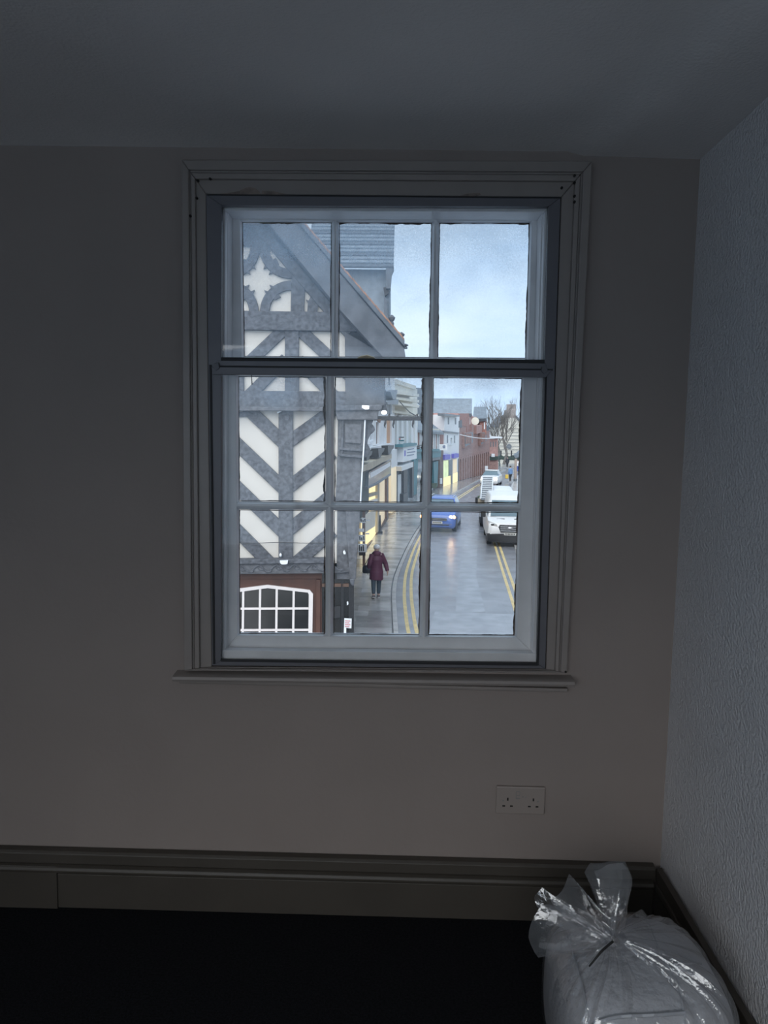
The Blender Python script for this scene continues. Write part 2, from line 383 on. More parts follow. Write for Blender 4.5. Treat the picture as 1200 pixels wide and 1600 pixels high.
def sash(name, yf, outer, inner, vm, hm, gmat, wid_rail, pw):
    """yf = plane of the inner face; vm: list of (x_top,x_bottom,width); hm: list of (y_left,y_right,height)"""
    s = bpy.data.objects.new(name, None); COL.objects.link(s); s.parent = win
    pl = WALL(yf); th = .042
    ring4(pl, outer, inner, ['top_rail', 'stile', 'bottom_rail', 'stile'], 'sash_white', s, -th, 0, bevel=.003)
    # moulded inner edge, set back from the face
    deep = [(inner[0][0]+3.5, inner[0][1]+3), (inner[1][0]-3.5, inner[1][1]+3), (inner[2][0]-3.5, inner[2][1]-3), (inner[3][0]+3.5, inner[3][1]-3)]
    for i in range(4):
        j = (i+1) % 4
        rg = []
        for e, g in ((i, 1), (j, 1)):
            o_, n_, d_ = outer[e], inner[e], deep[e]
            rg.append([pl.pt(*lerpq([n_], [o_], .12)[0], -.001), pl.pt(*n_, -.004), pl.pt(*d_, -.023), pl.pt(*d_, -.026), pl.pt(*lerpq([n_], [o_], .12)[0], -.026)])
        MB().loft(rg).build('glazing_moulding', 'sash_white', s)
    (tlx, tly), (trx, try_), (brx, bry), (blx, bly) = inner
    for xt, xb, wd in vm:
        yt = tly+(try_-tly)*(xt-tlx)/(trx-tlx); yb = bly+(bry-bly)*(xb-blx)/(brx-blx)
        taper(pl, (xt, yt-1), (xb, yb+1), wd, th).build('muntin', 'sash_white', s, bevel=.001)
    for yl, yr, hh in hm:
        xl = tlx+(blx-tlx)*(yl-tly)/(bly-tly); xr = trx+(brx-trx)*(yr-try_)/(bry-try_)
        taper(pl, (xl-1, yl), (xr+1, yr), hh, th).build('muntin', 'sash_white', s, bevel=.001)
    # panes between the bars
    def X(t_y, k):
        if k == 0: return tlx+(blx-tlx)*t_y
        if k == len(vm)+1: return trx+(brx-trx)*t_y
        return vm[k-1][0]+(vm[k-1][1]-vm[k-1][0])*t_y
    rows = [(tly, try_)]+[(a, b) for a, b, _ in hm]+[(bly, bry)]
    for r in range(len(rows)-1):
        for c in range(len(vm)+1):
            def yy(row, x): return row[0]+(row[1]-row[0])*(x-tlx)/(trx-tlx)
            t0 = (rows[r][0]-tly)/(bly-tly); t1 = (rows[r+1][0]-tly)/(bly-tly)
            xa0, xb0, xa1, xb1 = X(t0, c), X(t0, c+1), X(t1, c), X(t1, c+1)
            q = [(xa0, yy(rows[r], xa0)), (xb0, yy(rows[r], xb0)), (xb1, yy(rows[r+1], xb1)), (xa1, yy(rows[r+1], xa1))]
            MB().poly(pl, q, -.029, -.026).build('pane', gmat, s)
            hv = max(v_[2] for v_ in vm)/2+.7; ed_ = 3.9
            mL = ed_ if c == 0 else hv; mR = ed_ if c == len(vm) else hv
            mT = ed_-.4 if r == 0 else hv; mB = ed_-.4 if r == len(rows)-2 else hv
            q2 = [(q[0][0]+mL, q[0][1]+mT), (q[1][0]-mR, q[1][1]+mT), (q[2][0]-mR, q[2][1]-mB), (q[3][0]+mL, q[3][1]-mB)]
            putty_ring(pl, q2, s, [p*rng.uniform(.7, 1.3)*(2.3 if (k_ == 1 and len(rows) == 3 and r == 0 and c < 2) else 1) for k_, p in enumerate(pw)], -.024)
    return s
up = sash('upper_sash', .100, [(360, 335), (843, 337), (838, 590), (362, 586)], [(375, 344), (831, 345), (825, 563), (378, 560)],
          [(524, 523, 10.5), (680.5, 677.5, 11.5)], [], 'glass_upper', 0, [2.6, 1.3, .5, 1.1])
lo = sash('lower_sash', .046, [(352, 558), (848, 562), (831, 1019), (351, 1015)], [(369, 585), (819, 588), (807.5, 996), (371, 993)],
          [(516, 514.5, 12.5), (670, 662, 13.5)], [(789.5, 793.5, 12.5)], 'glass_lower', 0, [.8, 1.7, 1.0, 1.2])
# meeting rail of the upper sash and brass fastener
p = at(571, 566, .07)
mb = MB().box(p.x-.022, p.x+.022, .055, .085, p.z-.012, p.z+.004)
mb.build('fastener_plate', 'brass', win, bevel=.002)
mb = MB().tube([p+V((-.026, 0, .006)), p+V((-.016, -.002, .012)), p+V((.004, 0, .015)), p+V((.022, .002, .011)), p+V((.03, .002, .006))], [.004, .0055, .007, .006, .004], 8)
mb.build('fastener_arm', 'brass', win, smooth=True)
a = at(393, 578, .02)
MB().tube([a, at(393.2, 590, .021), at(394, 601, .02)], [.0012, .0012, .0018], 6).build('cord_end', 'hole', win)

# ------------------------------------------------------------------ secondary glazing on the room side
sg = thing('secondary_glazing', 'slim grey framed secondary glazing with black seals fixed over the sash window', 'window frame', (-.05, 0, .78))
GO = [(322, 304), (876, 308.5), (852, 1045), (331, 1040)]
GI = [(346, 320.5), (857, 322.5), (839, 1037), (344.5, 1033)]
P = WALL(-.018)
ring4(P, GO, GI, ['head', 'jamb', 'sill', 'jamb'], 'aluminium', sg, -.0175, .006, bevel=.0015)
def piece(nm, pts, m, b, f_, par=None): return MB().poly(P, pts, b, f_).build(nm, m, par or sg, bevel=.0008)
piece('head_seal', [(324, 303), (874, 307.6), (877, 308), (877, 310), (324, 305.3)], 'seal_black', .0, .008)
piece('jamb_seal', [(327, 570), (330.2, 570), (336, 1038), (332.8, 1038)], 'seal_black', .0, .010)
piece('jamb_seal', [(852, 586), (854.8, 586), (842, 1040), (838.8, 1040)], 'seal_black', .0, .008)
piece('sill_seal', [(345, 1030.5), (840, 1036.2), (840, 1040.5), (345, 1034)], 'seal_black', .0, .009)
piece('jamb_cover', [(333, 588), (345.5, 588), (345, 1031), (336, 1031)], 'aluminium', .0, .0095)
up_p = bpy.data.objects.new('upper_panel', None); COL.objects.link(up_p); up_p.parent = sg
lo_p = bpy.data.objects.new('lower_panel', None); COL.objects.link(lo_p); lo_p.parent = sg
piece('seal', [(337, 558), (853, 562), (853, 568), (337, 564)], 'seal_black', .0, .004, up_p)
piece('bottom_rail', [(338, 563.5), (853, 567.5), (853, 577), (338, 573)], 'aluminium', -.004, .008, up_p)
piece('seal', [(340, 571), (864, 576.5), (864, 579), (340, 574)], 'seal_black', .0, .010, lo_p)
piece('top_rail', [(330, 573.5), (862, 578.5), (853, 589.5), (332, 585)], 'aluminium', .0, .014, lo_p)
for x, y in ((338, 573), (851, 578)):
    piece('corner_clip', [(x-4, y-5), (x+3, y-7), (x+5, y+2), (x-1, y+6), (x-5, y+2)], 'aluminium_dark', .0, .019)
MB().poly(P, [(344, 319), (859, 321), (853, 564), (341, 561)], -.006, -.003).build('pane', 'glass_clear', up_p)
MB().poly(P, [(343, 586), (852, 590), (840, 1037), (344, 1033)], -.001, .002).build('pane', 'glass_clear', lo_p)

# ------------------------------------------------------------------ double wall socket
c = at(812.5, 1248.5, 0)
sk = thing('double_socket', 'white double power socket on the wall below the window', 'socket', (c.x, 0, c.z-.043))
MB().box(c.x-.073, c.x+.073, -.011, -.0005, c.z-.043, c.z+.043).build('faceplate', 'socket_white', sk, bevel=.003)
for sx in (-1, 1):
    xx = c.x+sx*.0385
    for dx, dz, hw, hh in ((0, .004, .0022, .0045), (-.0115, -.0175, .0042, .0022), (.0115, -.0175, .0042, .0022)):
        MB().box(xx+dx-hw, xx+dx+hw, -.0115, -.004, c.z+dz-hh, c.z+dz+hh).build('pin_slot', 'hole', sk)
for (x0, x1, z0, z1) in ((-.014, -.003, .027, .030), (-.0145, -.0125, .007, .030), (-.004, -.002, .016, .028), (-.013, -.003, .015, .018), (-.0145, -.002, .005, .0095), (.004, .009, .010, .015), (.013, .017, .010, .0135)):
    MB().box(c.x+x0, c.x+x1, -.01135, -.0105, c.z+z0, c.z+z1).build('printed_mark', 'print_grey', sk)
for sx in (-.052, .052): MB().lathe([(.0028, 0), (.0028, .001)], (c.x+sx, -.0118, c.z-.028 if False else c.z-.0005), 10, 'Y').build('screw_cap', 'print_grey', sk)
# ================================================================== OUTSIDE
mat('asphalt', (.29, .30, .33), .24, .35, 1.2, .35, 45, spec=.6, dist=.008)
mat('asphalt_patch', (.32, .335, .365), .22, .3, 2, .3, 50, spec=.6, dist=.006)
mat('paving', (.52, .515, .51), .2, .35, 1.5, .3, 9, spec=.6, dist=.01)
mat('paving_dark', (.38, .375, .37), .18, .3, 1.5, .3, 9, spec=.6, dist=.01)
mat('kerb_stone', (.52, .51, .50), .35, .3, 3)
mat('yellow_paint', (.84, .66, .30), .5, .25, 4)
mat('plaster_white', (.60, .565, .515), .85, .05, 3)
mat('timber_black', (.125, .133, .152), .75, .55, 12, .7, 16, col2=(.062, .066, .076), stretch=(1, 1, 1), dist=.02)
mat('timber_grey', (.14, .145, .16), .8, .4, 10, .6, 16, dist=.02)
mat('board_grey', (.12, .127, .142), .8, .4, 3, .4, 12, dist=.02)
mat('brown_paint', (.105, .045, .030), .5, .3, 3)
mat('pink_white', (.80, .74, .72), .5, .05, 4)
mat('dark_glass', (.020, .019, .018), .08, .5, 1.5, spec=.7)
mat('slate', (.10, .115, .135), .55, .35, 4, .4, 14, dist=.02)
mat('slate_light', (.20, .235, .27), .6, .3, 3, .4, 14, dist=.02)
mat('clay_tile', (.42, .21, .12), .8, .4, 6)
mat('lead', (.18, .20, .22), .5, .3, 4)
mat('black_iron', (.018, .018, .02), .45)
mat('white_render', (.80, .81, .82), .8, .06, 1.5)
mat('cream_render', (.76, .72, .62), .8, .08, 1.2)
mat('beige', (.50, .44, .33), .7, .2, 2)
mat('brick', (.42, .21, .175), .85, .4, 6, .3, 30)  # street haze put into the colour, so the brick is paler
mat('brick_dull', (.40, .25, .22), .85, .3, 5, .3, 30)
mat('brick_far', (.48, .29, .26), .85, .2, 3)  # distance haze put into the colour as a paler pink
mat('teal_paint', (.035, .20, .24), .5, .2, 2)
mat('purple_sign', (.14, .12, .55), .5)
mat('blue_sign', (.06, .11, .42), .5)
mat('sign_white', (.80, .83, .86), .5)
mat('sign_ink', (.20, .24, .34), .6)
mat('red_ink', (.50, .06, .07), .6)
mat('orange_blind', (.62, .33, .17), .8, .15, 2)
mat('brown_wood', (.17, .10, .07), .6, .3, 3)
mat('stone_far', (.60, .58, .52), .9, .15, .8)
mat('chimney', (.33, .29, .27), .9, .2, 2)
mat('bark', (.17, .155, .14), .9, .3, 3)
mat('tan_pole', (.42, .34, .29), .8, .15, 3)
mat('dark_green', (.035, .06, .05), .6)
mat('verge', (.06, .10, .035), .9, .4, 4)
mat('shop_glass', (.20, .26, .30), .1, .4, .8, spec=.7)
mat('lit_shop', (.55, .50, .30), .6, .45, .9, emit=(1.0, .82, .42), estr=.55)
mat('lit_cream', (.75, .66, .48), .6, .15, .6, emit=(1.0, .80, .50), estr=.22)
mat('lit_green', (.50, .62, .40), .6, .5, 1.2, emit=(.85, 1.0, .55), estr=.35)
mat('headlamp', (1, .9, .7), .2, emit=(1.0, .66, .30), estr=16)
mat('headlamp_far', (1, 1, .9), .2, emit=(1.0, .95, .78), estr=7)
mat('indicator', (1, .45, .15), .2, emit=(1.0, .42, .12), estr=4)
mat('lamp_white', (.9, .92, .95), .3, emit=(.9, .95, 1), estr=.7)
mat('car_blue', (.075, .16, .52), .25, spec=.8)
mat('car_white', (.80, .81, .82), .3, spec=.6)
mat('tyre', (.015, .015, .016), .7)
mat('plastic_black', (.025, .025, .028), .5)
mat('windscreen', (.13, .19, .22), .06, spec=.9)
mat('chrome', (.65, .66, .68), .2, metal=.9)
mat('plate', (.78, .78, .74), .5)
mat('lens', (.45, .44, .42), .1, spec=.9)

# ------------------------------------------------------------------ road, pavement, kerb, lines
RXMIN, RXMAX, RYMAX = -30, 45, 170
MB().box(RXMIN, RXMAX, .45, RYMAX, GZ-.5, GZ-.10).build('road', 'asphalt', kind='structure', label='wet grey asphalt street')
road = bpy.data.objects['road']
kp = [(623, 1000), (621, 970), (618.7, 935), (619.5, 915), (623, 897), (632, 874), (643, 850), (658, 824), (678, 800), (701, 777), (728, 761), (755, 747), (790, 734)]
KZ = GZ
kerb = [G(625, 1030) + V((.2, -9.5, 0)), G(625, 1030)+V((.05, -4, 0))] + [G(x, y) for x, y in kp]
def resample(pts, step):
    out = [pts[0].copy()]; acc = 0
    for a, b in zip(pts, pts[1:]):
        L = (b-a).length; d = step-acc
        while d <= L: out.append(a.lerp(b, d/L)); d += step
        acc = (acc+L) % step if L >= step-acc else acc+L
    return out
def smooth_pts(pts, n=10):                                  # catmull-rom
    o = []
    for i in range(len(pts)-1):
        p0, p1, p2, p3 = pts[max(i-1, 0)], pts[i], pts[i+1], pts[min(i+2, len(pts)-1)]
        for k in range(n):
            t = k/n; o.append(.5*((2*p1)+(p2-p0)*t+(2*p0-5*p1+4*p2-p3)*t*t+(3*p1-p0-3*p2+p3)*t**3))
    o.append(pts[-1]); return o
kline = smooth_pts(kerb)
def side(pts, i):
    d = (pts[min(i+1, len(pts)-1)]-pts[max(i-1, 0)]); d.z = 0; d.normalize(); return V((d.y, -d.x, 0))     # right-hand side
def ribbon(pts, o0, o1, z0, z1):
    rg = []
    for i, p in enumerate(pts):
        s = side(pts, i); a = p+s*o0; b = p+s*o1
        rg.append([V((a.x, a.y, z0)), V((b.x, b.y, z0)), V((b.x, b.y, z1)), V((a.x, a.y, z1))])
    return MB().loft(rg)
# pavement bed, then slabs on it as far as they can be told apart
pav = setting('pavement', (0, 15, GZ), 'wet flagged pavement between the shops and the kerb')
ribbon(kline, -14, -.16, GZ-.4, GZ-.012).build('bed', 'paving_dark', pav)
kroot = setting('kerb', (0, 15, GZ), 'pale stone kerb edging the pavement')
ks = resample(kline, .92)
for i in range(len(ks)-1):
    a, b = ks[i], ks[i+1]
    if a.y > 75: continue
    d = (b-a).normalized(); s = V((d.y, -d.x, 0)); g = .006
    MB().prism([a+d*g-s*.12, b-d*g-s*.12, b-d*g, a+d*g], (0, 0, -.2)).build('kerb_stone', 'kerb_stone', kroot)
far = [p for p in kline if p.y > 74]
ribbon(far, -.15, 0, GZ-.2, GZ).build('kerb_run', 'kerb_stone', kroot)
sl = resample([p for p in kline if 13 < p.y < 48], .62)
for i in range(len(sl)-1):
    a, b = sl[i], sl[i+1]; s0 = side(sl, i); s1 = side(sl, i+1); d = (b-a).normalized()
    ofs = [.16]; x = .16
    while x < 1.9: x += .62; ofs.append(x)
    sh = .31 if i % 2 else 0
    ofs = [.16]+[o+sh for o in ofs[1:]]
    for o0, o1 in zip(ofs, ofs[1:]):
        z = V((0, 0, rng.uniform(-.004, .004)))
        MB().prism([a-s0*(o0+.006)+d*.006+z, a-s0*(o1-.006)+d*.006+z, b-s1*(o1-.006)-d*.006+z, b-s1*(o0+.006)-d*.006+z], (0, 0, -.06)).build('slab', rng.choice(['paving', 'paving', 'paving_dark']), pav)
# double yellow lines
def road_z(p): return V((p.x, p.y, GZ-.10))
yl = [(655, 1035), (641, 985), (636, 950), (634.5, 925), (636, 900), (641, 880), (650, 855), (660, 835), (672, 815), (690, 796), (720, 775), (750, 756)]
pts = smooth_pts([G(x, y, GZ-.10) for x, y in yl])
for o in (-.055, .16): ribbon(pts, o-.05, o+.05, GZ-.12, GZ-.096).build('yellow_line', 'yellow_paint', road)
yr = [(826, 1010), (805, 945), (790, 900), (775, 852), (770, 835), (764, 810)]
pts2 = smooth_pts([G(x, y, GZ-.10) for x, y in yr], 6)
for o in (-.05, .16): ribbon(pts2, o-.05, o+.05, GZ-.12, GZ-.096).build('yellow_line', 'yellow_paint', road)
# smoother repaired strips
def gpatch(px, m='asphalt_patch'):
    MB().prism([G(x, y, GZ-.096) for x, y in px], (0, 0, -.03)).build('tarmac_patch', m, road)
gpatch([(712, 958), (714, 925), (722, 860), (738, 800), (752, 800), (746, 850), (744, 900), (758, 956)])
gpatch([(675, 830+140), (680, 955), (806, 960), (806, 1020), (664, 1020)])
gpatch([(720, 798), (733, 772), (745, 758), (752, 758), (748, 775), (738, 798)])
# right-hand pavement
rp = smooth_pts([G(870, 1010), G(838, 940), G(818, 880), G(806, 840), G(800, 800), G(798, 780), G(803, 755), G(815, 738)], 6)
ribbon(rp, 0, 12, GZ-.4, GZ).build('pavement_opposite', 'paving', kind='structure', label='wet pavement on the far side of the street')
ribbon(rp, -.15, 0, GZ-.3, GZ+.005).build('kerb_opposite', 'kerb_stone', kind='structure')

# ------------------------------------------------------------------ timber-framed gabled house
o0 = at(548, 900, 15.0)
th5 = rad(5); PF = Plane(o0, (sin(th5), -cos(th5), 0))
base = PF.pt(418, 900); base.z = GZ
hs = thing('timber_framed_house', 'black and white timber framed house with steep gable and carved braces', 'house', base)
def part(nm, pts, m, b, f_, par=hs, bevel=0): return MB().poly(PF, pts, b, f_).build(nm, m, par, bevel=bevel)
cx = 392.0                                                  # gable centre line in the picture
mir = lambda x: 2*cx-x
# plaster wall and house body
part('plaster_wall', [(cx, 330), (545, 520), (545, 880), (mir(545), 880), (mir(545), 520)], 'plaster_white', -.25, 0)
part('house_body', [(mir(545), 520), (545, 520), (550, 1130), (mir(550), 1130)], 'board_grey', -12.0, -.26)
part('ground_floor_wall', [(mir(503), 890), (503, 890), (503, 1130), (mir(503), 1130)], 'brown_paint', -.25, -.02)
def beam(nm, a, b, wd, f_=.06, m='timber_black'):
    return MB().bar(PF, a, b, wd, -.05, f_).build(nm, m, hs, bevel=.012)
# rafters of the gable, collars, tie beam
beam('rafter', (cx-6, 333), (546, 521), 17, .10); beam('rafter', (cx+6, 333), (mir(546), 521), 17, .10)
beam('collar', (mir(440), 369.5), (432, 370.5), 29, .065)
MB().rect(PF, 399, 340, 412, 357, -.05, .07).build('king_strut', 'timber_black', hs)
beam('tie_beam', (mir(560), 498), (566, 503), 30, .12)
beam('post', (466, 428), (464.5, 490), 21, .07); beam('post', (mir(466)-8, 428), (mir(466)-8, 490), 21, .07)
# quatrefoil of curved braces with cusps
def arc(c, r0, r1, a0, a1, rx=1.0, n=14):
    pts = [(c[0]+cos(rad(a0+(a1-a0)*k/n))*r1*rx, c[1]+sin(rad(a0+(a1-a0)*k/n))*r1) for k in range(n+1)]
    return pts+[(c[0]+cos(rad(a1+(a0-a1)*k/n))*r0*rx, c[1]+sin(rad(a1+(a0-a1)*k/n))*r0) for k in range(n+1)]
def brace(c, a0, a1):
    b = part('curved_brace', arc(c, 34, 49, a0, a1), 'timber_black', -.05, .065, bevel=.01)
    am = rad((a0+a1)/2)
    for sg_ in (-1, 1):
        p = (c[0]+cos(am+sg_*.19)*47, c[1]+sin(am+sg_*.19)*47); q = (c[0]+cos(am+sg_*.11)*54.5, c[1]+sin(am+sg_*.11)*54.5)
        e = (c[0]+cos(am+sg_*.06)*47, c[1]+sin(am+sg_*.06)*47)
        part('cusp', [p, q, e], 'timber_black', -.05, .06, b)
    p = (c[0]+cos(am)*35, c[1]+sin(am)*35); tx, ty = -sin(am)*5, cos(am)*5
    part('cusp', [(p[0]-tx, p[1]-ty), (p[0]+tx, p[1]+ty), (p[0]+tx*1.0-cos(am)*7, p[1]+ty-sin(am)*7), (p[0]-tx-cos(am)*4, p[1]-ty-sin(am)*4)], 'timber_black', -.05, .06, b)
brace((454, 386), 88, 182); brace((455, 487), 178, 272); brace((357, 386), -2, 92); brace((355, 487), 268, 362)
part('spandrel_brace', [(480, 488), (481, 472), (486, 462), (493, 459), (500, 466), (497, 476), (495, 488)], 'timber_black', -.05, .065)
part('cusp', [(481, 474), (478, 468), (484, 470), (485, 463), (489, 470)], 'timber_black', -.05, .06)
# upper storey: inverted chevrons
beam('post', (456, 512), (456, 616), 22, .08)
beam('brace', (446, 512), (352, 601), 19); beam('brace', (466, 513), (560, 600), 19)
beam('brace', (447, 560), (385, 622), 19); beam('brace', (466, 562), (525, 622), 19)
beam('post', (372, 512), (372, 616), 18, .07); beam('post', (330, 512), (330, 616), 18, .07)
beam('jetty_beam', (mir(552), 625), (556, 626.5), 30, .20)
MB().bar(PF, (mir(552), 638), (556, 639.5), 6, -.05, .26).build('jetty_moulding', 'timber_grey', hs, bevel=.01)
# lower storey: downward chevrons either side of the post
beam('post', (446.5, 636), (446.5, 878), 22.5, .08)
for xl, yl_, xp, yp in ((391, 643, 436, 686), (366, 690, 436, 757.5), (366, 758, 436, 826), (366, 825, 420, 880)):
    beam('brace', (xl-6, yl_-6), (xp+8, yp+7), 20.5)
for xr_, yr_, xp, yp in ((520, 641, 457, 686), (520, 707, 457, 757), (520, 772, 457, 824), (520, 830, 468, 876)):
    beam('brace', (xr_, yr_), (xp-8, yp+6), 20)
beam('post', (340, 636), (340, 878), 22, .08)
for y_ in (686, 757, 826):
    beam('brace', (262, y_-70), (333, y_), 20)
beam('brace', (262, 818), (322, 878), 20); beam('post', (250, 636), (250, 878), 24, .08); beam('post', (246, 512), (246, 616), 20, .07)
part('corner_post', [(228, 898), (278, 898), (276, 1130), (232, 1130)], 'timber_grey', -.25, .05)
beam('foot_block', (368, 648), (402, 646), 8, .07)
# bressumer with carved running scroll
br = part('bressumer', [(mir(512), 882), (519, 879), (519, 896), (mir(512), 898)], 'timber_grey', -.05, .22, bevel=.012)
part('bressumer_cap', [(mir(512), 876), (519, 873), (519, 880), (mir(512), 883)], 'timber_black', -.05, .27, bevel=.012)
for k in range(6):
    x0 = 366+k*28; pts = []
    for j in range(15):
        t = j/14; pts.append(PF.pt(x0+t*30, 889.5-.03*(x0-366)*.8-(5.0*sin(t*pi*2-.6)), .225))
    MB().tube(pts, .018, 6).build('carved_scroll', 'timber_black', br)
    pts = [PF.pt(x0+13+5*cos(a*.6)*(1-a/14), 888-.02*(x0-366)+4.5*sin(a*.6)*(1-a/14), .225) for a in range(12)]
    MB().tube(pts, .012, 5).build('carved_scroll', 'timber_black', br)
# lamp and small camera on the bressumer, wire over the plaster
part('floodlight', [(437, 876.5), (450, 876), (449, 881), (446, 882), (440, 882), (438, 880)], 'sign_white', .2, .36)
MB().ball(PF.pt(438.5, 867.5, .14), .03, .04, .045).build('camera_dome', 'sign_white', hs, smooth=True)
MB().tube([PF.pt(372+k*14, 848+.8*sin(k), .10) for k in range(11)], .008, 5).build('wire', 'black_iron', hs)
MB().obox(PF.pt(437, 643, .12), V((.05, 0, .03)), V((0, .03, 0)), V((-.008, 0, .012))).build('insulator', 'sign_white', hs)
# ground floor: door-head lining, panelling, arched white window
part('shop_rail', [(mir(503), 896), (503, 894), (503, 904), (mir(503), 905)], 'brown_paint', -.02, .02)
part('pilaster', [(494, 906), (501, 906), (500, 1130), (493, 1130)], 'brown_paint', -.02, .04, bevel=.01)
sw = bpy.data.objects.new('shop_window', None); COL.objects.link(sw); sw.parent = hs
outer = [(347, 928), (352, 922.5), (418, 914), (484, 922), (489, 928), (487, 1060), (349, 1060)]
inner = [(353, 930), (355, 927.5), (418, 919), (481, 926), (482.5, 929), (481, 1055), (354, 1055)]
mbw = MB()
for i in range(7):
    j = (i+1) % 7
    mbw.poly(PF, [outer[i], outer[j], inner[j], inner[i]], -.02, .035)
mbw.build('window_frame', 'pink_white', sw)
vx = [353.5, 379.7, 406, 432, 458.5, 482]
tops = {353.5: 929, 379.7: 923.5, 406: 920, 432: 920.3, 458.5: 923.5, 482: 927}
for x in vx[1:-1]: MB().bar(PF, (x+.4, tops[x]), (x-1.2, 1056), 3.4, -.02, .025).build('glazing_bar', 'pink_white', sw)
ys = [951, 984.5, 1017, 1056]
for y in ys[:-1]: MB().bar(PF, (353, y+.3), (482, y-.2), 3.2, -.02, .024).build('glazing_bar', 'pink_white', sw)
for i in range(5):
    x0, x1 = vx[i], vx[i+1]; yt = None
    for r in range(4):
        y1 = ys[r]
        pts = [(x0, tops[x0] if r == 0 else ys[r-1]), (x1, tops[x1] if r == 0 else ys[r-1]), (x1, y1), (x0, y1)]
        if r == 0 and i == 2: pts = [(x0, tops[x0]), (418, 918), (x1, tops[x1]), (x1, y1), (x0, y1)]
        MB().poly(PF, pts, -.02, .004).build('pane', 'dark_glass', sw)
# corner: carved dragon post, bracket, doorway
part('corner_stud', [(528, 640), (548, 640), (548, 905), (526, 905)], 'timber_grey', -.2, .03)
cp = part('corner_post', [(527, 712), (565, 712), (563, 800), (558, 870), (556, 905), (546, 905), (540, 800), (524, 790)], 'timber_grey', -.3, .12, bevel=.02)
part('post_panel', [(531, 655), (571, 655), (568, 712), (527, 712)], 'timber_grey', -.3, .14, bevel=.02)
part('raised_panel', [(539, 662), (566, 662), (564, 694), (539, 692)], 'timber_grey', .10, .18, bevel=.02)
part('post_rib', [(534, 655), (537.5, 655), (536, 712), (532, 712)], 'timber_black', .10, .19, bevel=.01)
for y in (699, 709): part('post_ledge', [(530, y), (569, y+3), (569, y+7), (530, y+4)], 'timber_black', .10, .21, bevel=.01)
part('jetty_corner', [(524, 641), (592, 640), (590, 656), (527, 656)], 'timber_grey', -.4, .26, bevel=.02)
part('jetty_corner_mould', [(524, 634), (598, 632), (596, 641), (524, 642)], 'timber_black', -.4, .32, bevel=.02)
part('jetty_side', [(539, 518), (603, 556), (601, 634), (540, 634)], 'board_grey', -.5, .20, bevel=.02)
prof = [(568, 656), (584, 656), (581, 662), (585, 667), (586, 672), (583, 676), (579, 679), (575, 687), (574, 694), (577, 698), (579, 703), (577, 709), (573, 714), (568, 716)]
part('scroll_bracket', prof, 'timber_black', -.15, .05, bevel=.01)
MB().tube([PF.pt(570.5, 655, .2), PF.pt(569, 690, .2), PF.pt(566, 735, .2), PF.pt(563, 790, .2)], .018, 6).build('white_pipe', 'sign_white', hs)
part('corner_lamp', [(566, 633), (577, 634), (576.5, 639), (571, 639.5), (566, 637)], 'lamp_white', .2, .42)
part('lamp_head', [(537, 866), (536, 863), (538, 860), (540, 863), (540, 866)], 'sign_white', .1, .2)
# doorway beside the corner
part('door_lintel', [(503, 888), (546, 886), (546, 894), (503, 896)], 'timber_grey', -.2, .10)
part('door_transom_glass', [(503, 896), (545, 894), (545, 915), (503, 915)], 'dark_glass', -.2, -.02)
part('door_reveal', [(503, 913), (549, 911), (552, 1130), (503, 1130)], 'dark_glass', -.2, -.04)
part('door_rail', [(503, 912), (546, 912), (546, 917), (503, 917)], 'brown_wood', -.2, .02)
part('door_stile', [(533, 905), (537, 905), (537, 1130), (533, 1130)], 'black_iron', -.2, .02)
part('corner_jamb', [(545, 905), (553, 905), (553, 1130), (545, 1130)], 'black_iron', -.2, .03)
part('door_panel', [(519, 948), (532, 947), (532, 965), (519, 966)], 'plastic_black', -.1, .0)
part('stone_corbel', [(546, 905), (554, 904), (553, 916), (548, 914)], 'timber_black', -.2, .14, bevel=.02)
part('white_notice_edge', [(542, 941), (544, 940), (544.5, 944), (542, 946)], 'sign_white', .0, .05)
nb = part('notice_board', [(538, 966), (549.5, 967), (549, 982), (541, 981), (541, 994), (537, 994)], 'sign_white', .03, .06)
for k in range(4): part('notice_text', [(539, 969.5+k*3), (547.5-(k % 2)*1.5, 969.8+k*3), (547.5-(k % 2)*1.5, 970.8+k*3), (539, 970.5+k*3)], 'red_ink', .055, .064, nb)
# bargeboards with clay verge tiles above, overhanging the gable
PB = Plane(PF.o+PF.n*.55, PF.n)
def bb(nm, pts, m, b, f_, par=hs, bevel=0): return MB().poly(PB, pts, b, f_).build(nm, m, par, bevel=bevel)
for sgn in (1, -1):
    mm = (lambda x: x) if sgn > 0 else mir
    bb('bargeboard', [(mm(x), y) for x, y in [(cx, 330-63), (430, 308), (632, 545), (634, 560), (600, 560), (531, 484), (cx, 316)]], 'board_grey', -.06, .0, bevel=.01)
    bb('soffit', [(mm(x), y) for x, y in [(cx, 316), (531, 484), (600, 560), (601, 553), (cx, 296)]], 'board_grey', -.55, -.06)
    # roof slope
    a0, a1 = PB.pt(mm(cx), 262, .05), PB.pt(mm(632), 541, .05); dv = PF.n*-12.5
    MB().prism([a0, a1, a1+dv, a0+dv], V((0, 0, .12))).build('roof_slope', 'slate', hs)
    # verge tiles one by one
    n = 26
    for k in range(n):
        t0 = k/n; t1 = (k+.96)/n
        p0, p1 = a0.lerp(a1, t0)+V((0, 0, .125)), a0.lerp(a1, t1)+V((0, 0, .105))
        MB().prism([p0, p1, p1+PF.n*-.35, p0+PF.n*-.35], V((0, 0, .05))).build('verge_tile', 'clay_tile', hs)
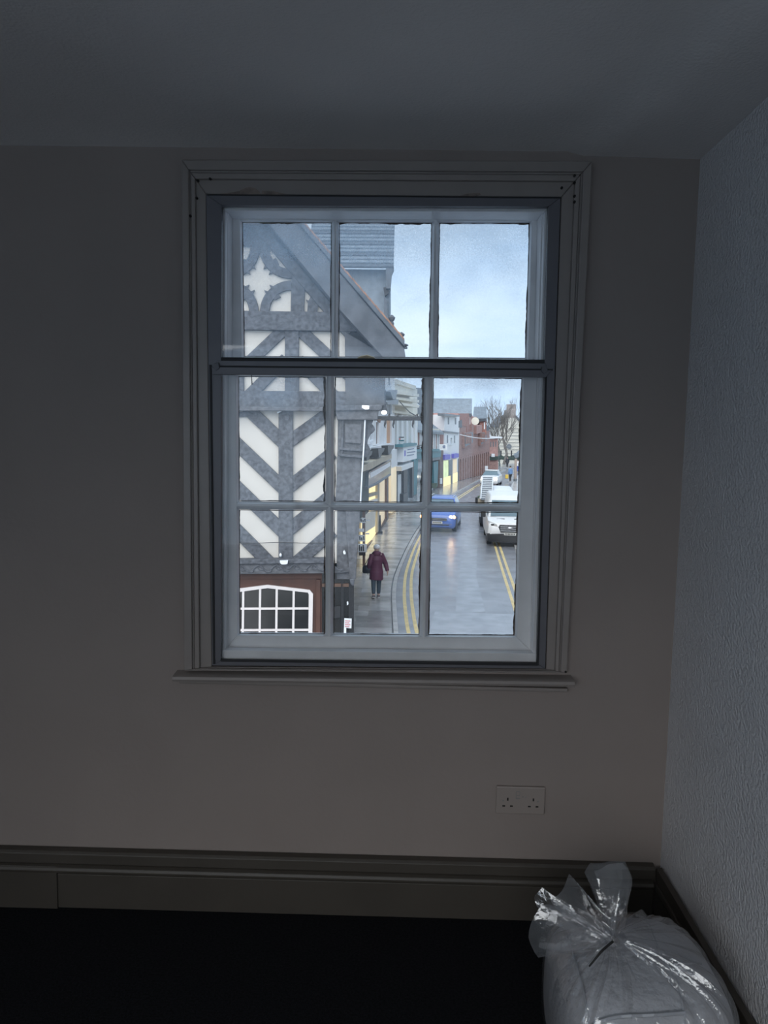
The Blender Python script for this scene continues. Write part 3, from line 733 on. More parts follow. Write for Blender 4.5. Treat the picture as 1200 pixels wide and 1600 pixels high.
# finials along the eave end
for x, y, h in ((612, 510, 18), (627, 533, 14), (633, 545, 8)):
    p = PB.pt(x, y, -.4); k = (p-CAM_P).dot(FWD)/FPX
    MB().lathe([(.05, 0), (.05, h*k*.3), (.03, h*k*.4), (.06, h*k*.55), (.075, h*k*.75), (.04, h*k*.9), (.005, h*k)], p, 10).build('finial', 'board_grey', hs, smooth=True)


# ------------------------------------------------------------------ plain street masses outside the photograph's view, so the street goes on
def terrace(name, a, b, h, depth, m, nwin, up_, label):
    a, b = V((a[0], a[1], GZ)), V((b[0], b[1], GZ)); d = (b-a).normalized(); L = (b-a).length; n = V((d.y, -d.x, 0))*up_
    r = setting(name, a, label); Z = V((0, 0, 1))
    MB().prism([a, b, b-n*depth, a-n*depth], Z*h).build('wall', m, r)
    MB().prism([a+Z*h+n*.3, b+Z*h+n*.3, b+Z*(h+2.2)-n*depth*.5, a+Z*(h+2.2)-n*depth*.5], Z*.12).build('roof', 'slate', r)
    MB().prism([a+Z*h-n*(depth+.3), b+Z*h-n*(depth+.3), b+Z*(h+2.2)-n*depth*.5, a+Z*(h+2.2)-n*depth*.5], Z*.12).build('roof', 'slate', r)
    for k in range(nwin):
        for z, hh in ((.5, 2.1), (h*.5+.3, 1.5)):
            c = a+d*(L*(k+.5)/nwin); ww = .55 if z > 1 else 1.1
            f_ = MB().prism([c-d*(ww+.08)+Z*(z-.08)+n*.05, c+d*(ww+.08)+Z*(z-.08)+n*.05, c+d*(ww+.08)+Z*(z+hh+.08)+n*.05, c-d*(ww+.08)+Z*(z+hh+.08)+n*.05], n*-.1).build('window', 'sign_white', r)
            MB().prism([c-d*ww+Z*z+n*.06, c+d*ww+Z*z+n*.06, c+d*ww+Z*(z+hh)+n*.06, c-d*ww+Z*(z+hh)+n*.06], n*-.05).build('pane', 'dark_glass', f_)
terrace('terrace_opposite', (5.6, 9), (9.6, 36), 6.6, 6, 'brick', 8, -1, 'brick terrace along the right of the street')
terrace('terrace_opposite_far', (9.8, 36.5), (18.5, 78), 6.2, 6, 'cream_render', 10, -1, 'cream terrace further along the right of the street')
terrace('terrace_beside', (-16, 17.6), (-5.3, 16.4), 6.0, 8, 'cream_render', 4, 1, 'cream terrace left of the timber framed house')
# ------------------------------------------------------------------ shops along the left of the street
def bld(name, label, pl, basepx):
    b = pl.pt(*basepx); b.z = GZ
    r = thing(name, label, 'building', b)
    def p(nm, pts, m, b_, f_, par=None, bevel=0): return MB().poly(pl, pts, b_, f_).build(nm, m, par or r, bevel=bevel)
    return r, p
def R(x0, y0, x1, y1): return [(x0, y0), (x1, y0), (x1, y1), (x0, y1)]
def framed_window(p, root, pts, frame_m, glass_m, d=.06, fw=.18):
    """window with a frame ring and one pane, given its four corners in the picture"""
    c = (sum(a[0] for a in pts)/4, sum(a[1] for a in pts)/4)
    inn = [(a[0]+(c[0]-a[0])*fw*1.6, a[1]+(c[1]-a[1])*fw) for a in pts]
    w = None
    for i in range(4):
        j = (i+1) % 4
        if w is None: w = p('window_frame', [pts[i], pts[j], inn[j], inn[i]], frame_m, -.05, d)
        else: p('frame_member', [pts[i], pts[j], inn[j], inn[i]], frame_m, -.05, d, w)
    p('pane', inn, glass_m, -.05, .01, w)
    return w

# --- white shop with black corbels and a curved lit front, next to the timber house
P1 = gplane((565, 866), (618, 797))
r1, p = bld('corbelled_white_shop', 'white shop with black corbels, slate roof and lit curved front', P1, (592, 829))
p('wall', [(572, 500), (617, 545), (617, 735), (572, 735)], 'white_render', -3, 0)
p('ground_wall', [(566, 700), (620, 700), (620, 797), (597, 824), (566, 866)], 'beige', -3, -.35)
for pts, g in (([(587, 657), (594, 657), (593, 696), (587, 696)], 'brown_wood'), ([(603, 650), (613, 650), (613, 695), (603, 696)], 'orange_blind'), ([(604, 630), (613, 630), (613, 648), (604, 648)], 'lead'), ([(578, 640), (584, 640), (584, 690), (578, 694)], 'shop_glass')):
    framed_window(p, r1, pts, 'sign_white', g, .12, .12)
p('bay_roof', [(605, 628), (623, 624), (622, 632), (606, 632)], 'lead', -.3, .5)
p('bay_roof', [(610, 612), (621, 609), (619, 624), (614, 624)], 'lead', -.3, .35)
p('sill_band', [(575, 700), (617, 692), (617, 697), (575, 704)], 'white_render', -.1, .25)
for x, y in ((574, 706), (593, 701), (608, 696.5)):
    p('corbel', [(x-2, y), (x+8, y-1), (x+7, y+4), (x+4, y+7), (x+2, y+13), (x-1, y+14)], 'black_iron', -.2, .55)
for x, y in ((584, 704), (601, 699.5)): p('panel', R(x, y, x+8, y+11), 'sign_white', -.1, .18)
p('canopy_board', [(566, 728), (580, 722), (596, 715), (612, 709), (612, 716), (597, 723), (580, 733), (567, 737)], 'beige', -.3, .5)
p('fascia_glass', [(576.5, 738), (590, 730), (611, 718), (611, 741), (590, 755), (575.5, 762)], 'shop_glass', -.1, .42)
p('painted_sheen', [(579, 739), (590, 733), (610, 722), (610, 728), (590, 741), (579, 747)], 'sign_white', .3, .425)  # white strip painted as the sheen of the fascia glass
p('fascia_rail', [(575, 761), (590, 754), (611, 740), (611, 742.5), (590, 757), (575, 764)], 'lead', -.1, .46)
p('side_screen', [(567, 738), (577, 734), (576, 800), (564, 810)], 'dark_green', -.2, .30)
lw = p('lit_window', [(575, 764), (591, 756), (591, 838), (571, 858)], 'lit_shop', -.3, -.06)
p('lit_window', [(593, 755), (606, 745), (605.5, 808), (593, 827)], 'lit_cream', -.3, -.06)
p('display_shelf', [(575, 772), (590, 768), (590, 773), (574, 778)], 'beige', -.06, .06, lw); p('display_shelf', [(574, 785), (590, 779), (590, 783), (573, 790)], 'white_render', -.06, .1, lw)
p('display_board', [(572, 803), (587, 797), (586, 822), (571, 832)], 'cream_render', -.06, .1, lw)
p('stall_riser', [(571, 856), (591, 836), (605.5, 806), (605.5, 813), (592, 830), (572, 868)], 'brown_wood', -.3, .03)
p('mullion', [(590, 756), (593, 754), (593, 828), (590, 832)], 'beige', -.2, .05)
p('door_post', [(604.5, 745), (607, 744), (607, 811), (604.5, 813)], 'brown_wood', -.2, .06)
p('lit_pilaster', [(611, 731), (619.5, 728), (619.5, 797), (611, 802)], 'lit_cream', -.2, .08)  # warm shop light on the pilaster, put in as a glow
p('pier', [(612, 704), (621, 701), (621, 728), (612, 731)], 'white_render', -.2, .1)
PR = Plane(at(590, 450, 40.0), (0, -1, 0))
MB().poly(PR, [(500, 420), (609, 421), (609, 600), (500, 600)], -6, -.3).build('attic_wall', 'slate_light', r1)
e0, e1 = PR.pt(480, 417, .35), PR.pt(615, 418, .35)
rise = V((0, 3.6, 5.0)); rows = 22
for k in range(rows):
    t0, t1 = k/rows, (k+1)/rows
    b0, b1 = e0+rise*t0, e1+rise*t0; c0, c1 = e0+rise*t1, e1+rise*t1
    MB().prism([b0+V((0, -.05, .05)), b1+V((0, -.05, .05)), c1, c0], V((0, .08, -.1))).build('slate_course', 'slate_light' if k % 3 else 'slate', r1)
MB().poly(PR, [(603, 418), (615.5, 418), (612, 426), (610, 450), (603, 451)], -.6, .33).build('verge', 'slate', r1)
MB().poly(PR, [(599, 449), (609, 448), (607, 458), (601, 462)], -.3, .1).build('gutter_bracket', 'black_iron', r1)
MB().poly(PR, [(600, 464), (605, 470), (607, 530), (600, 530)], -.8, .1).build('stack', 'slate', r1)
MB().lathe([(.14, 0), (.14, .1), (.07, .15), (.03, .9)], G(590.5, 832)+V((.1, -.3, 0)), 10).build('bollard', 'black_iron', r1)

# --- cream classical front
P2 = gplane((618, 797), (652, 774))
r2, p = bld('cream_cornice_building', 'cream classical building with deep cornices above a white signboard', P2, (635, 787))
p('wall', [(612, 597), (652, 608), (653, 700), (618, 703)], 'cream_render', -4, 0)
p('parapet', [(612, 590), (650, 603), (650, 609), (612, 597)], 'cream_render', -1, .15)
for y, h, o in ((610, 4, .7), (619, 4, .5), (627, 4, .9), (641, 3, .4)):
    p('cornice', [(612, y), (655, y+6), (655, y+6+h), (612, y+h)], 'cream_render', -.3, o)
for x in (620, 627.5, 635, 642.5, 649): p('pilaster', R(x, 648, x+3.2, 697), 'white_render', -.1, .18)
for x in (624, 631.5, 639, 646): framed_window(p, r2, R(x, 656, x+3, 694), 'white_render', 'lead', .06)
sb = p('signboard', [(630, 698), (651, 695.5), (651, 716.5), (630, 722)], 'sign_white', -.1, .5)
p('sign_cap', [(629.5, 694.5), (651.5, 692), (651.5, 696), (629.5, 699)], 'teal_paint', -.1, .6)
for k, (x0, x1) in enumerate(((637, 647), (636, 649), (636, 647))): p('sign_lettering', [(x0, 702+k*4.6), (x1, 700.2+k*4.6), (x1, 701.8+k*4.6), (x0, 703.6+k*4.6)], 'sign_ink', .4, .51, sb)
p('sign_mark', [(632, 704), (634, 703.6), (634, 712), (632, 713)], 'purple_sign', .4, .512, sb)
p('shop_front', [(620, 722), (652, 716), (652, 774), (620, 796)], 'shop_glass', -4, -.1)
p('awning_box', [(627, 729), (645.5, 722), (645.5, 729.5), (628, 736)], 'white_render', -.1, .5)
p('dark_pier', [(631, 735), (637, 733), (636.5, 784), (631, 787)], 'plastic_black', -.2, .12)
p('dark_pier', [(644, 722), (647, 721), (646.5, 776), (644, 778)], 'plastic_black', -.2, .12)
p('pier_base', [(630.5, 772), (637.5, 769), (637.5, 783), (630.5, 787)], 'black_iron', -.2, .2)
p('dark_pier', [(619.5, 735), (621.5, 735), (621.5, 795), (619.5, 796)], 'plastic_black', -.2, .12)
for k in range(2): p('door_glass', [(622+k*16, 742-k*6), (630+k*14, 740-k*6), (630+k*14, 783-k*9), (622+k*16, 788-k*9)], 'sign_white' if k == 0 else 'shop_glass', -.1, -.05)
# projecting signs on brackets
ps = thing('projecting_shop_sign', 'white projecting sign with black lines beside the cream building', 'sign', P2.pt(624, 694, .9))
for k, (y0, y1, m) in enumerate(((682.5, 684, 'black_iron'), (684, 687.5, 'sign_white'), (687.5, 689.5, 'teal_paint'), (689.5, 705, 'sign_white'))):
    P2o = Plane(P2.o+P2.n*.9, (-.3, -1, 0)); MB().poly(P2o, R(618.5, y0, 631 if k < 3 else 629, y1), -.05, 0).build('board' if k else 'top_rail', m, ps)
P2o = Plane(P2.o+P2.n*.9, (-.3, -1, 0))
for k in range(4): MB().poly(P2o, R(619, 691.5+3.2*k, 625, 692.5+3.2*k), 0, .01).build('lettering', 'sign_ink', ps)
MB().poly(P2o, R(620.5, 685, 626, 686.8), 0, .01).build('lettering', 'red_ink', ps)
tag(MB().poly(P2o, R(622.2, 705.6, 627.2, 720.5), -.05, 0).build('blue_banner_sign', 'blue_sign'), 'small blue banner sign below the white projecting sign', 'sign')
tag(MB().poly(P2o, [(623, 729), (626.5, 727), (627, 739), (622.5, 740)], -.25, 0).build('wall_lantern', 'black_iron', bevel=.03), 'small black lantern beside the white awning box', 'lamp')

# --- red brick house with teal shopfront (behind the glazing bar)
P3 = gplane((652, 774), (691, 760))
r3, p = bld('teal_front_brick_shop', 'red brick house with white window strips over a teal shopfront', P3, (670, 768))
p('wall', [(651, 672), (693, 676), (693, 712), (651, 712)], 'brick', -3, 0)
for x in (656.5, 666, 677.5, 683.5): framed_window(p, r3, R(x, 672, x+3.4, 706), 'sign_white', 'lead', .08, .3)
for x in (656, 665, 677, 682.5): p('keystone', R(x, 670, x+4.2, 675), 'cream_render', -.1, .12)
p('fascia', [(651, 704), (689, 704), (689, 714), (651, 718)], 'teal_paint', -.2, .35)
p('fascia_cornice', [(651, 702), (689.5, 701.5), (689.5, 705), (651, 706)], 'teal_paint', -.2, .5)
p('fascia_lower', [(651, 718), (688, 714), (688, 718), (651, 723)], 'lead', -.2, .25)
p('shop_glass', [(652, 722), (689, 718), (689, 760), (652, 774)], 'shop_glass', -3, -.15)
p('teal_pilaster', [(646.5, 716), (653.5, 715), (650.5, 772), (646.5, 774)], 'teal_paint', -.2, .30)
p('teal_pilaster', [(677.5, 722), (685, 720), (683.5, 760), (678.5, 762)], 'teal_paint', -.2, .10)
p('planter', [(675, 756), (683, 755), (683, 762), (675, 763)], 'verge', -.2, .3)
p('brown_pier', [(687, 704), (693, 704), (692.5, 760), (687, 762)], 'brown_wood', -.2, .15)
p('meter_box', R(688, 747, 691, 756), 'sign_white', .1, .2)
a, b = P3.pt(648, 671, .3), P3.pt(694, 676, .3); up_ = V((0, 0, 3.4))-P3.n*4
MB().prism([a, b, b+up_-(b-a)*.42, a+up_], V((0, 0, -.2))).build('roof', 'slate_light', r3)
p('chimney_stack', R(652, 606, 662, 672), 'slate', -2.5, -1.2)
p('upper_gable', [(651, 640), (660, 630), (660, 672), (651, 672)], 'slate', -3, -.8)
p('gable_trim', [(646, 634), (652, 630), (656, 634), (650, 640)], 'sign_white', -.6, -.4)
p('railing', [(652, 696), (660, 695), (660, 696.5), (652, 697.5)], 'black_iron', -.1, .3); p('railing', [(652, 699), (660, 698), (660, 699), (652, 700)], 'black_iron', -.1, .3)

# --- narrow white house with purple fascia signs
P4 = gplane((691, 760.5), (717, 751.5))
r4, p = bld('narrow_white_house', 'narrow white three storey house above purple shop signs', P4, (704, 756))
p('wall', [(694.5, 648), (718, 650), (717, 708), (694, 708)], 'white_render', -3, 0)
p('eaves', [(695, 646), (718.5, 648.5), (718.5, 651), (695, 650)], 'lead', -.3, .35)
p('string_course', [(694, 673), (718, 676), (718, 677.5), (694, 675)], 'lead', -.1, .15)
for x0, y0, x1, y1 in ((700, 652, 702, 663), (711, 653, 713, 663), (698.5, 680, 700.2, 692), (709.8, 680.5, 711.2, 692)): p('window_slot', R(x0, y0, x1, y1), 'lead', -.1, .02)
framed_window(p, r4, R(703, 683, 707.5, 695), 'sign_white', 'shop_glass', .1)
p('shop_front', [(691.5, 705), (717, 702), (717, 752), (691.5, 760.5)], 'white_render', -3, -.02)
for pts in ([(695, 711), (704, 710), (704, 717.5), (695, 718.5)], [(709.5, 709.5), (717, 708.5), (717, 714.5), (709.5, 716)]): p('purple_sign', pts, 'purple_sign', -.1, .25)
p('lit_window', [(693, 720), (701.5, 719), (701.5, 744), (693, 747)], 'lit_green', -.1, .02); p('lit_window', [(708, 718), (714, 717), (714, 738), (708, 741)], 'lit_cream', -.1, .02)
p('lit_base', [(693, 747), (705, 743), (705, 757), (693, 760)], 'lit_shop', -.1, .02); p('lit_base', [(708, 741), (715, 738), (715, 752), (708, 755)], 'lit_shop', -.1, .02)
p('dark_pier', [(701.5, 719), (707, 718), (707, 755), (705, 756), (705, 742), (701.5, 744)], 'lead', -.1, .08)
P4s = Plane(P4.pt(689, 702, .9), (-.2, -1, 0))
sgn = tag(MB().poly(P4s, R(687, 694, 698.5, 703.5), -.05, 0).build('pale_hanging_sign', 'sign_white'), 'pale square hanging sign with a dark spot over the teal shop', 'sign')
MB().lathe([(.14, 0), (.14, .012)], P4s.pt(694, 698, .02), 12, 'Y').build('spot', 'sign_ink', sgn)

# --- long brick building with an arcade of tall piers
P5 = gplane((716, 751.5), (765, 738.5))
r5, p = bld('brick_arcade_building', 'long red brick building with a ground floor arcade of tall piers', P5, (740, 745))
p('wall', [(716, 660), (765, 672), (765, 706), (716, 718)], 'brick_dull', -4, 0)
p('arcade_back', [(716, 716), (765, 704), (765, 739), (716, 752)], 'brown_wood', -4, -.9)
n = 14
for k in range(n+1):
    t = (k/n)**.86; x = 716+48*t; w_ = 2.0-1.1*t
    yt, yb_ = 717.5-12.5*t, 751.5-12.8*t
    p('pier', [(x, yt-2), (x+w_, yt-2.4), (x+w_, yb_-.2), (x, yb_)], 'brick_dull', -1.0, .05)
    if k < n:
        t2 = ((k+1)/n)**.86; x2 = 716+48*t2; hh = 4.5
        ar = [(x+w_, yt-2)]+[(x+w_+(x2-x-w_)*j/6, yt+hh*(1-sin(pi*j/6))-.6) for j in range(7)]+[(x2, yt-3)]
        p('arch', ar, 'brick_dull', -.5, .03)
p('tall_bay', [(729, 654), (733, 648), (738, 648), (738, 690), (729, 690)], 'brick', -.05, .06)
for x0, x1 in ((726, 740), (751, 761)):
    p('brick_bay', [(x0, 676), (x1, 674.5), (x1, 695-(x1-726)*.12), (x0, 700-(x0-726)*.15)], 'brick_dull', -.5, .30)
    wn = p('strip_window', [(x0+1, 677), (x1-1, 675.5), (x1-1, 693-(x1-726)*.12), (x0+1, 698-(x0-726)*.15)], 'lead', -.1, .34)
    for k in range(1, 5):
        x = x0+1+(x1-x0-2)*k/5; p('mullion', [(x-.35, 677), (x+.35, 677), (x+.35, 694-(x-726)*.1), (x-.35, 694-(x-726)*.1)], 'brick_dull', .3, .45, wn)
p('upper_wall', [(717, 646), (736, 646), (736, 668), (717, 664)], 'brick', -3, .05); p('upper_wall', [(738, 652), (760, 650), (760, 676), (738, 672)], 'brick', -3, -.6)
p('round_gable_panel', [(744.5, 665), (753, 664), (753, 676), (744.5, 678)], 'brick_far', -.3, .3)
for (x0, x1, y0_, y1_, Yr) in ((664, 737.5, 646, 622.5, 84), (738.5, 760.5, 653.5, 635.5, 92)):
    b0, b1, t1_, t0_ = at(x0, y0_+1, Yr), at(x1, y0_, Yr), at(x1, y1_, Yr+3), at(x0+2, y1_, Yr+3)
    MB().prism([b0, b1, t1_, t0_], V((0, .3, -.35))).build('slate_roof', 'slate_light', r5)
    Pg = Plane((0, Yr+.6, 0), (0, -1, 0))
    MB().poly(Pg, [(x1-11, y0_-1), (x1-.6, y0_-1), (x1-.6, y0_+26), (x1-11, y0_+26)], -2.5, 0).build('cross_gable', 'brick', r5)
    MB().poly(Pg, R(x1-4.5, y0_+6, x1-2.6, y0_+17), -.1, .06).build('window_strip', 'sign_white', r5)
MB().lathe([(.42, 0), (.42, .10), (.36, .15)], P5.pt(742.5, 658, .9), 20, 'Y').build('round_clock_face', 'cream_render', r5)
p('dark_vent', [(716.5, 658), (722, 656), (722, 668), (716.5, 668)], 'slate', -.1, .12); p('dark_vent', [(760, 667), (764, 665), (764, 673), (760, 673)], 'slate', -.1, .3)
p('canopy', [(716, 752), (717.2, 751.5), (717.2, 716), (716, 717)], 'plastic_black', -.2, .1)

# --- red brick house further on, beyond the arcade
P6 = Plane(G(772, 737)+V((0, 0, 0)), (.15, -1, 0))
r6, p = bld('far_brick_house', 'small red brick house at the far bend beyond the arcade', P6, (770, 735))
p('wall', [(763, 684), (778, 685), (778, 738), (763, 738)], 'brick_far', -8, 0)
p('eaves', [(762, 681), (784, 682.5), (784, 685), (762, 684)], 'sign_white', -.3, .4)
for x in (766, 770, 774): p('window', R(x, 690, x+1.6, 698), 'lead', -.1, .04)
p('shop_band', R(764, 713, 778, 719), 'dark_green', -.1, .3); p('shop_sign', R(768, 709, 773, 714), 'sign_white', -.1, .5); p('shop_door', R(765, 721, 777, 737), 'brick_dull', -.1, .1)
# --- pale gabled house closing the street
P7 = Plane(at(798, 700, 135), (0.05, -1, 0))
r7, p = bld('pale_gable_house', 'pale stone gable end with a broad chimney closing the street', P7, (798, 726))
p('wall', [(781, 664), (791, 653), (806, 653), (815, 664), (830, 680), (830, 727), (780, 727)], 'stone_far', -10, 0)
for k in range(9): p('stone_course', [(781, 668+k*5.5), (828, 668.6+k*5.5), (828, 669.4+k*5.5), (781, 668.8+k*5.5)], 'cream_render', -.2, .12)
p('chimney', R(792, 640.5, 806, 654), 'chimney', -3, -.2)
for x in (793.5, 797, 800.5, 804): MB().lathe([(.30, 0), (.24, .3), (.28, 1.0), (.24, 1.05)], P7.pt(x, 641, -1.2), 8).build('chimney_pot', 'chimney', r7)
a, b = P7.pt(806, 653, .2), P7.pt(834, 684, .2); MB().prism([a, b, b-P7.n*9, a-P7.n*9], V((0, 0, .5))).build('roof', 'slate', r7)
a, b = P7.pt(791, 653, .2), P7.pt(779, 667, .2); MB().prism([a, b, b-P7.n*9, a-P7.n*9], V((0, 0, .5))).build('roof', 'slate', r7)
MB().lathe([(.45, 0), (.45, .15)], P7.pt(795.5, 697.5, .2), 12, 'Y').build('wall_plate', 'lead', r7)
# dark single-storey shopfronts and canopy at its foot
P8 = Plane(at(790, 715, 122), (0, -1, 0))
r8, p = bld('dark_canopy', 'low dark green canopy with spiked posts below the pale gable', P8, (790, 729))
p('canopy_band', [(779, 713), (790, 714.5), (817, 716), (817, 719.5), (790, 719), (779, 718)], 'dark_green', -3, 0)
p('canopy_roof', [(779, 714), (783, 711), (789, 714), (793, 711.5), (798, 714), (803, 711.5), (810, 714), (816, 709), (816, 717), (779, 717)], 'dark_green', -2, .1)
for x in (783, 791.5, 799.5): p('post', [(x-.9, 704), (x+.9, 704), (x+.7, 714), (x-.7, 714)], 'black_iron', -.3, .1)
for x in (780, 783.5): p('leg', R(x, 718, x+1.2, 729), 'dark_green' if x < 782 else 'cream_render', -.3, .1)
p('sloping_roof', [(803, 713), (812, 706), (816, 703), (816, 712), (806, 716)], 'slate_light', -2, .3)

# bracket beam with hanging hooks reaching over the pavement from the house corner
PBm = Plane(PF.o+PF.n*.05, PF.n)
hb = thing('iron_sign_beam', 'black iron sign beam with hooks reaching over the pavement', 'bracket', PF.pt(625, 655, .05))
MB().poly(PBm, [(584, 650), (662, 650.5), (668, 652), (668, 656), (662, 657), (584, 657)], -.09, 0).build('beam', 'black_iron', hb, bevel=.015)
for x in (602.5, 615.5, 646):
    MB().tube([PBm.pt(x, 657, 0), PBm.pt(x-.5, 661, 0), PBm.pt(x-1.5, 665, 0), PBm.pt(x-.5, 669, 0)], [.02, .025, .018, .008], 6).build('hook', 'black_iron', hb)
    MB().tube([PBm.pt(x+5, 650, 0), PBm.pt(x+6, 648, 0), PBm.pt(x+7, 646.5, 0)], [.03, .025, .01], 6).build('spike', 'black_iron', hb)
MB().tube([PBm.pt(624, 627, -.1), PBm.pt(632, 636, -.05), PBm.pt(640, 644, 0), PBm.pt(650, 650, 0)], .012, 5).build('stay', 'black_iron', hb)
MB().poly(PBm, [(588, 655), (596, 655), (594, 661), (590, 659)], -.05, .03).build('bracket_plate', 'brown_wood', hb)
# wall lantern below the beam
ln = thing('corner_lantern', 'white globe lantern under black hood on the house corner', 'lamp', PF.pt(600, 640, -.2))
MB().poly(PBm, [(595, 646), (596, 634), (598, 626), (602, 622), (604, 634), (606, 646)], -.25, -.1).build('hood', 'timber_black', ln, bevel=.02)
MB().ball(PBm.pt(600, 644.5, -.1), .07, .07, .05).build('globe', 'lamp_white', ln, smooth=True)
MB().tube([PBm.pt(602, 622, -.15), PBm.pt(602.5, 610, -.15)], .012, 5).build('rod', 'black_iron', ln)
# overhead string across the street
s0, s1 = P5.pt(719, 679, .2), at(785, 683.5, 84)
tag(MB().tube([s0.lerp(s1, k/10)+V((0, 0, -.25*sin(pi*k/10))) for k in range(11)], .04, 5).build('overhead_cable', 'sign_white'), 'thin pale cable strung across the street before the arcade', 'cable')
s0, s1 = at(668, 666, 62), at(700, 677, 66)
# stack of white notices on a dark post outside the shop
nb2 = thing('notice_post', 'dark post stacked with small white notices by the timber house corner', 'sign', G(566, 884))
PN = Plane(G(566, 884), (0, -1, 0))
MB().poly(PN, R(566.5, 798, 570.5, 884), -.08, 0).build('post', 'brown_wood', nb2)
for k, (x0, y0, x1, y1) in enumerate(((562, 809, 571, 817), (561, 826, 569, 831), (560, 836, 570, 846), (559.5, 850, 573, 863), (571, 833, 577, 835), (571, 812, 578, 814))):
    b_ = MB().poly(PN, R(x0, y0, x1, y1), 0, .03+.004*k).build('notice', 'sign_white', nb2)
    for q in range(3):
        if y1-y0 > 5: MB().poly(PN, [(x0+1+q*3, y0+2+q % 2*2), (x0+3+q*3, y0+1.5+q % 2*2), (x0+3.4+q*3, y1-2), (x0+1.6+q*3, y1-1.6)], .03+.004*k, .036+.004*k).build('lettering', 'black_iron', b_)
MB().poly(PN, R(561, 863, 571, 868), 0, .08).build('tray', 'plastic_black', nb2)

# ------------------------------------------------------------------ bare trees
def tree(px, py_base, py_top, Y, label, seed, spread=.28):
    b = at(px, py_base, Y); t = at(px, py_top, Y); H = t.z-b.z
    r = random.Random(seed); root = thing('bare_tree', label, 'tree', b, 'bare trees at the end of the street')
    MB().tube([b, b+V((.05*H, 0, H*.2)), b+V((0, 0, H*.4))], [H*.03, H*.024, H*.02], 7).build('trunk', 'bark', root)
    mb = MB()
    def grow(p, d, L, rad_, lev):
        pts = [p]; q = p
        for k in range(3):
            d = (d+V((r.uniform(-.22, .22), r.uniform(-.22, .22), r.uniform(-.02, .16)))).normalized(); q = q+d*L/3; pts.append(q)
        mb.tube(pts, [rad_, rad_*.8, rad_*.62, rad_*.45], 4, cap=False)
        if lev:
            for _ in range(4 if lev > 1 else 3):
                s = pts[r.choice((1, 2, 3))]; dd = (d+V((r.uniform(-1, 1)*spread*2.4, r.uniform(-1, 1)*spread*2, r.uniform(-.1, .6)))).normalized()
                grow(s, dd, L*.62, rad_*.5, lev-1)
    for k in range(7):
        a = k*2*pi/7+r.uniform(-.3, .3); grow(b+V((0, 0, H*(.28+.02*k))), V((cos(a)*spread*1.5, sin(a)*spread, 1)).normalized(), H*.42, H*.012, 3)
    mb.build('branches', 'bark', root)
tree(775, 728, 632, 128, 'bare spreading tree left of the pale gable house', 3, .34)
tree(787, 726, 640, 118, 'slim bare tree right in front of the pale gable', 5, .26)
# ------------------------------------------------------------------ vehicles
def place(root, loc, rz):
    root.location = loc; root.rotation_euler = (0, 0, rz)
def vmesh(nm, mb, m, root, smooth=True, bevel=0, par=None):
    """local coordinates: +y runs back from the nose, z up from the road"""
    me = bpy.data.meshes.new(nm); me.from_pydata([tuple(v) for v in mb.v], [], mb.f); me.update()
    bm = bmesh.new(); bm.from_mesh(me); bmesh.ops.recalc_face_normals(bm, faces=bm.faces)
    for f_ in bm.faces: f_.smooth = smooth
    for e in bm.edges:
        if len(e.link_faces) == 2 and e.calc_face_angle(0) > rad(38): e.smooth = False
    bm.to_mesh(me); bm.free(); me.materials.append(M[m])
    o = bpy.data.objects.new(nm, me); COL.objects.link(o); o.parent = par or root
    if bevel:
        b = o.modifiers.new('bevel', 'BEVEL'); b.width = bevel; b.segments = 2; b.limit_method = 'ANGLE'
    return o
def sect(y, hw, z0, z1, top=.85, r=.12):
    """body cross-section: flat bottom, bulged sides, rounded shoulders"""
    h = z1-z0
    half = [(hw*.90, z0), (hw*.98, z0+h*.12), (hw, z0+h*.38), (hw*.985, z0+h*.62), (hw*(top+1)/2, z1-r*.55), (hw*top-r*.4, z1-r*.12), (hw*.45, z1+.012)]
    return [V((x, y, z)) for x, z in half]+[V((-x, y, z)) for x, z in reversed(half)]
def wheel(root, x, y, rr=.34, w_=.22):
    a = vmesh('wheel', MB().lathe([(rr*.6, -w_/2), (rr*.93, -w_/2), (rr, -w_/2+.04), (rr, w_/2-.04), (rr*.93, w_/2), (rr*.6, w_/2)], (x, y, rr), 20, 'X'), 'tyre', root)
    s = 1 if x > 0 else -1
    vmesh('hub', MB().lathe([(.02, s*(w_/2+.012)), (rr*.25, s*(w_/2+.010)), (rr*.58, s*(w_/2-.02)), (rr*.6, s*(w_/2-.06))], (x, y, rr), 14, 'X'), 'chrome', root, par=a)
def quadpatch(pts, th, d=(0, 1, 0)): return MB().prism([V(p) for p in pts], V(d)*th)

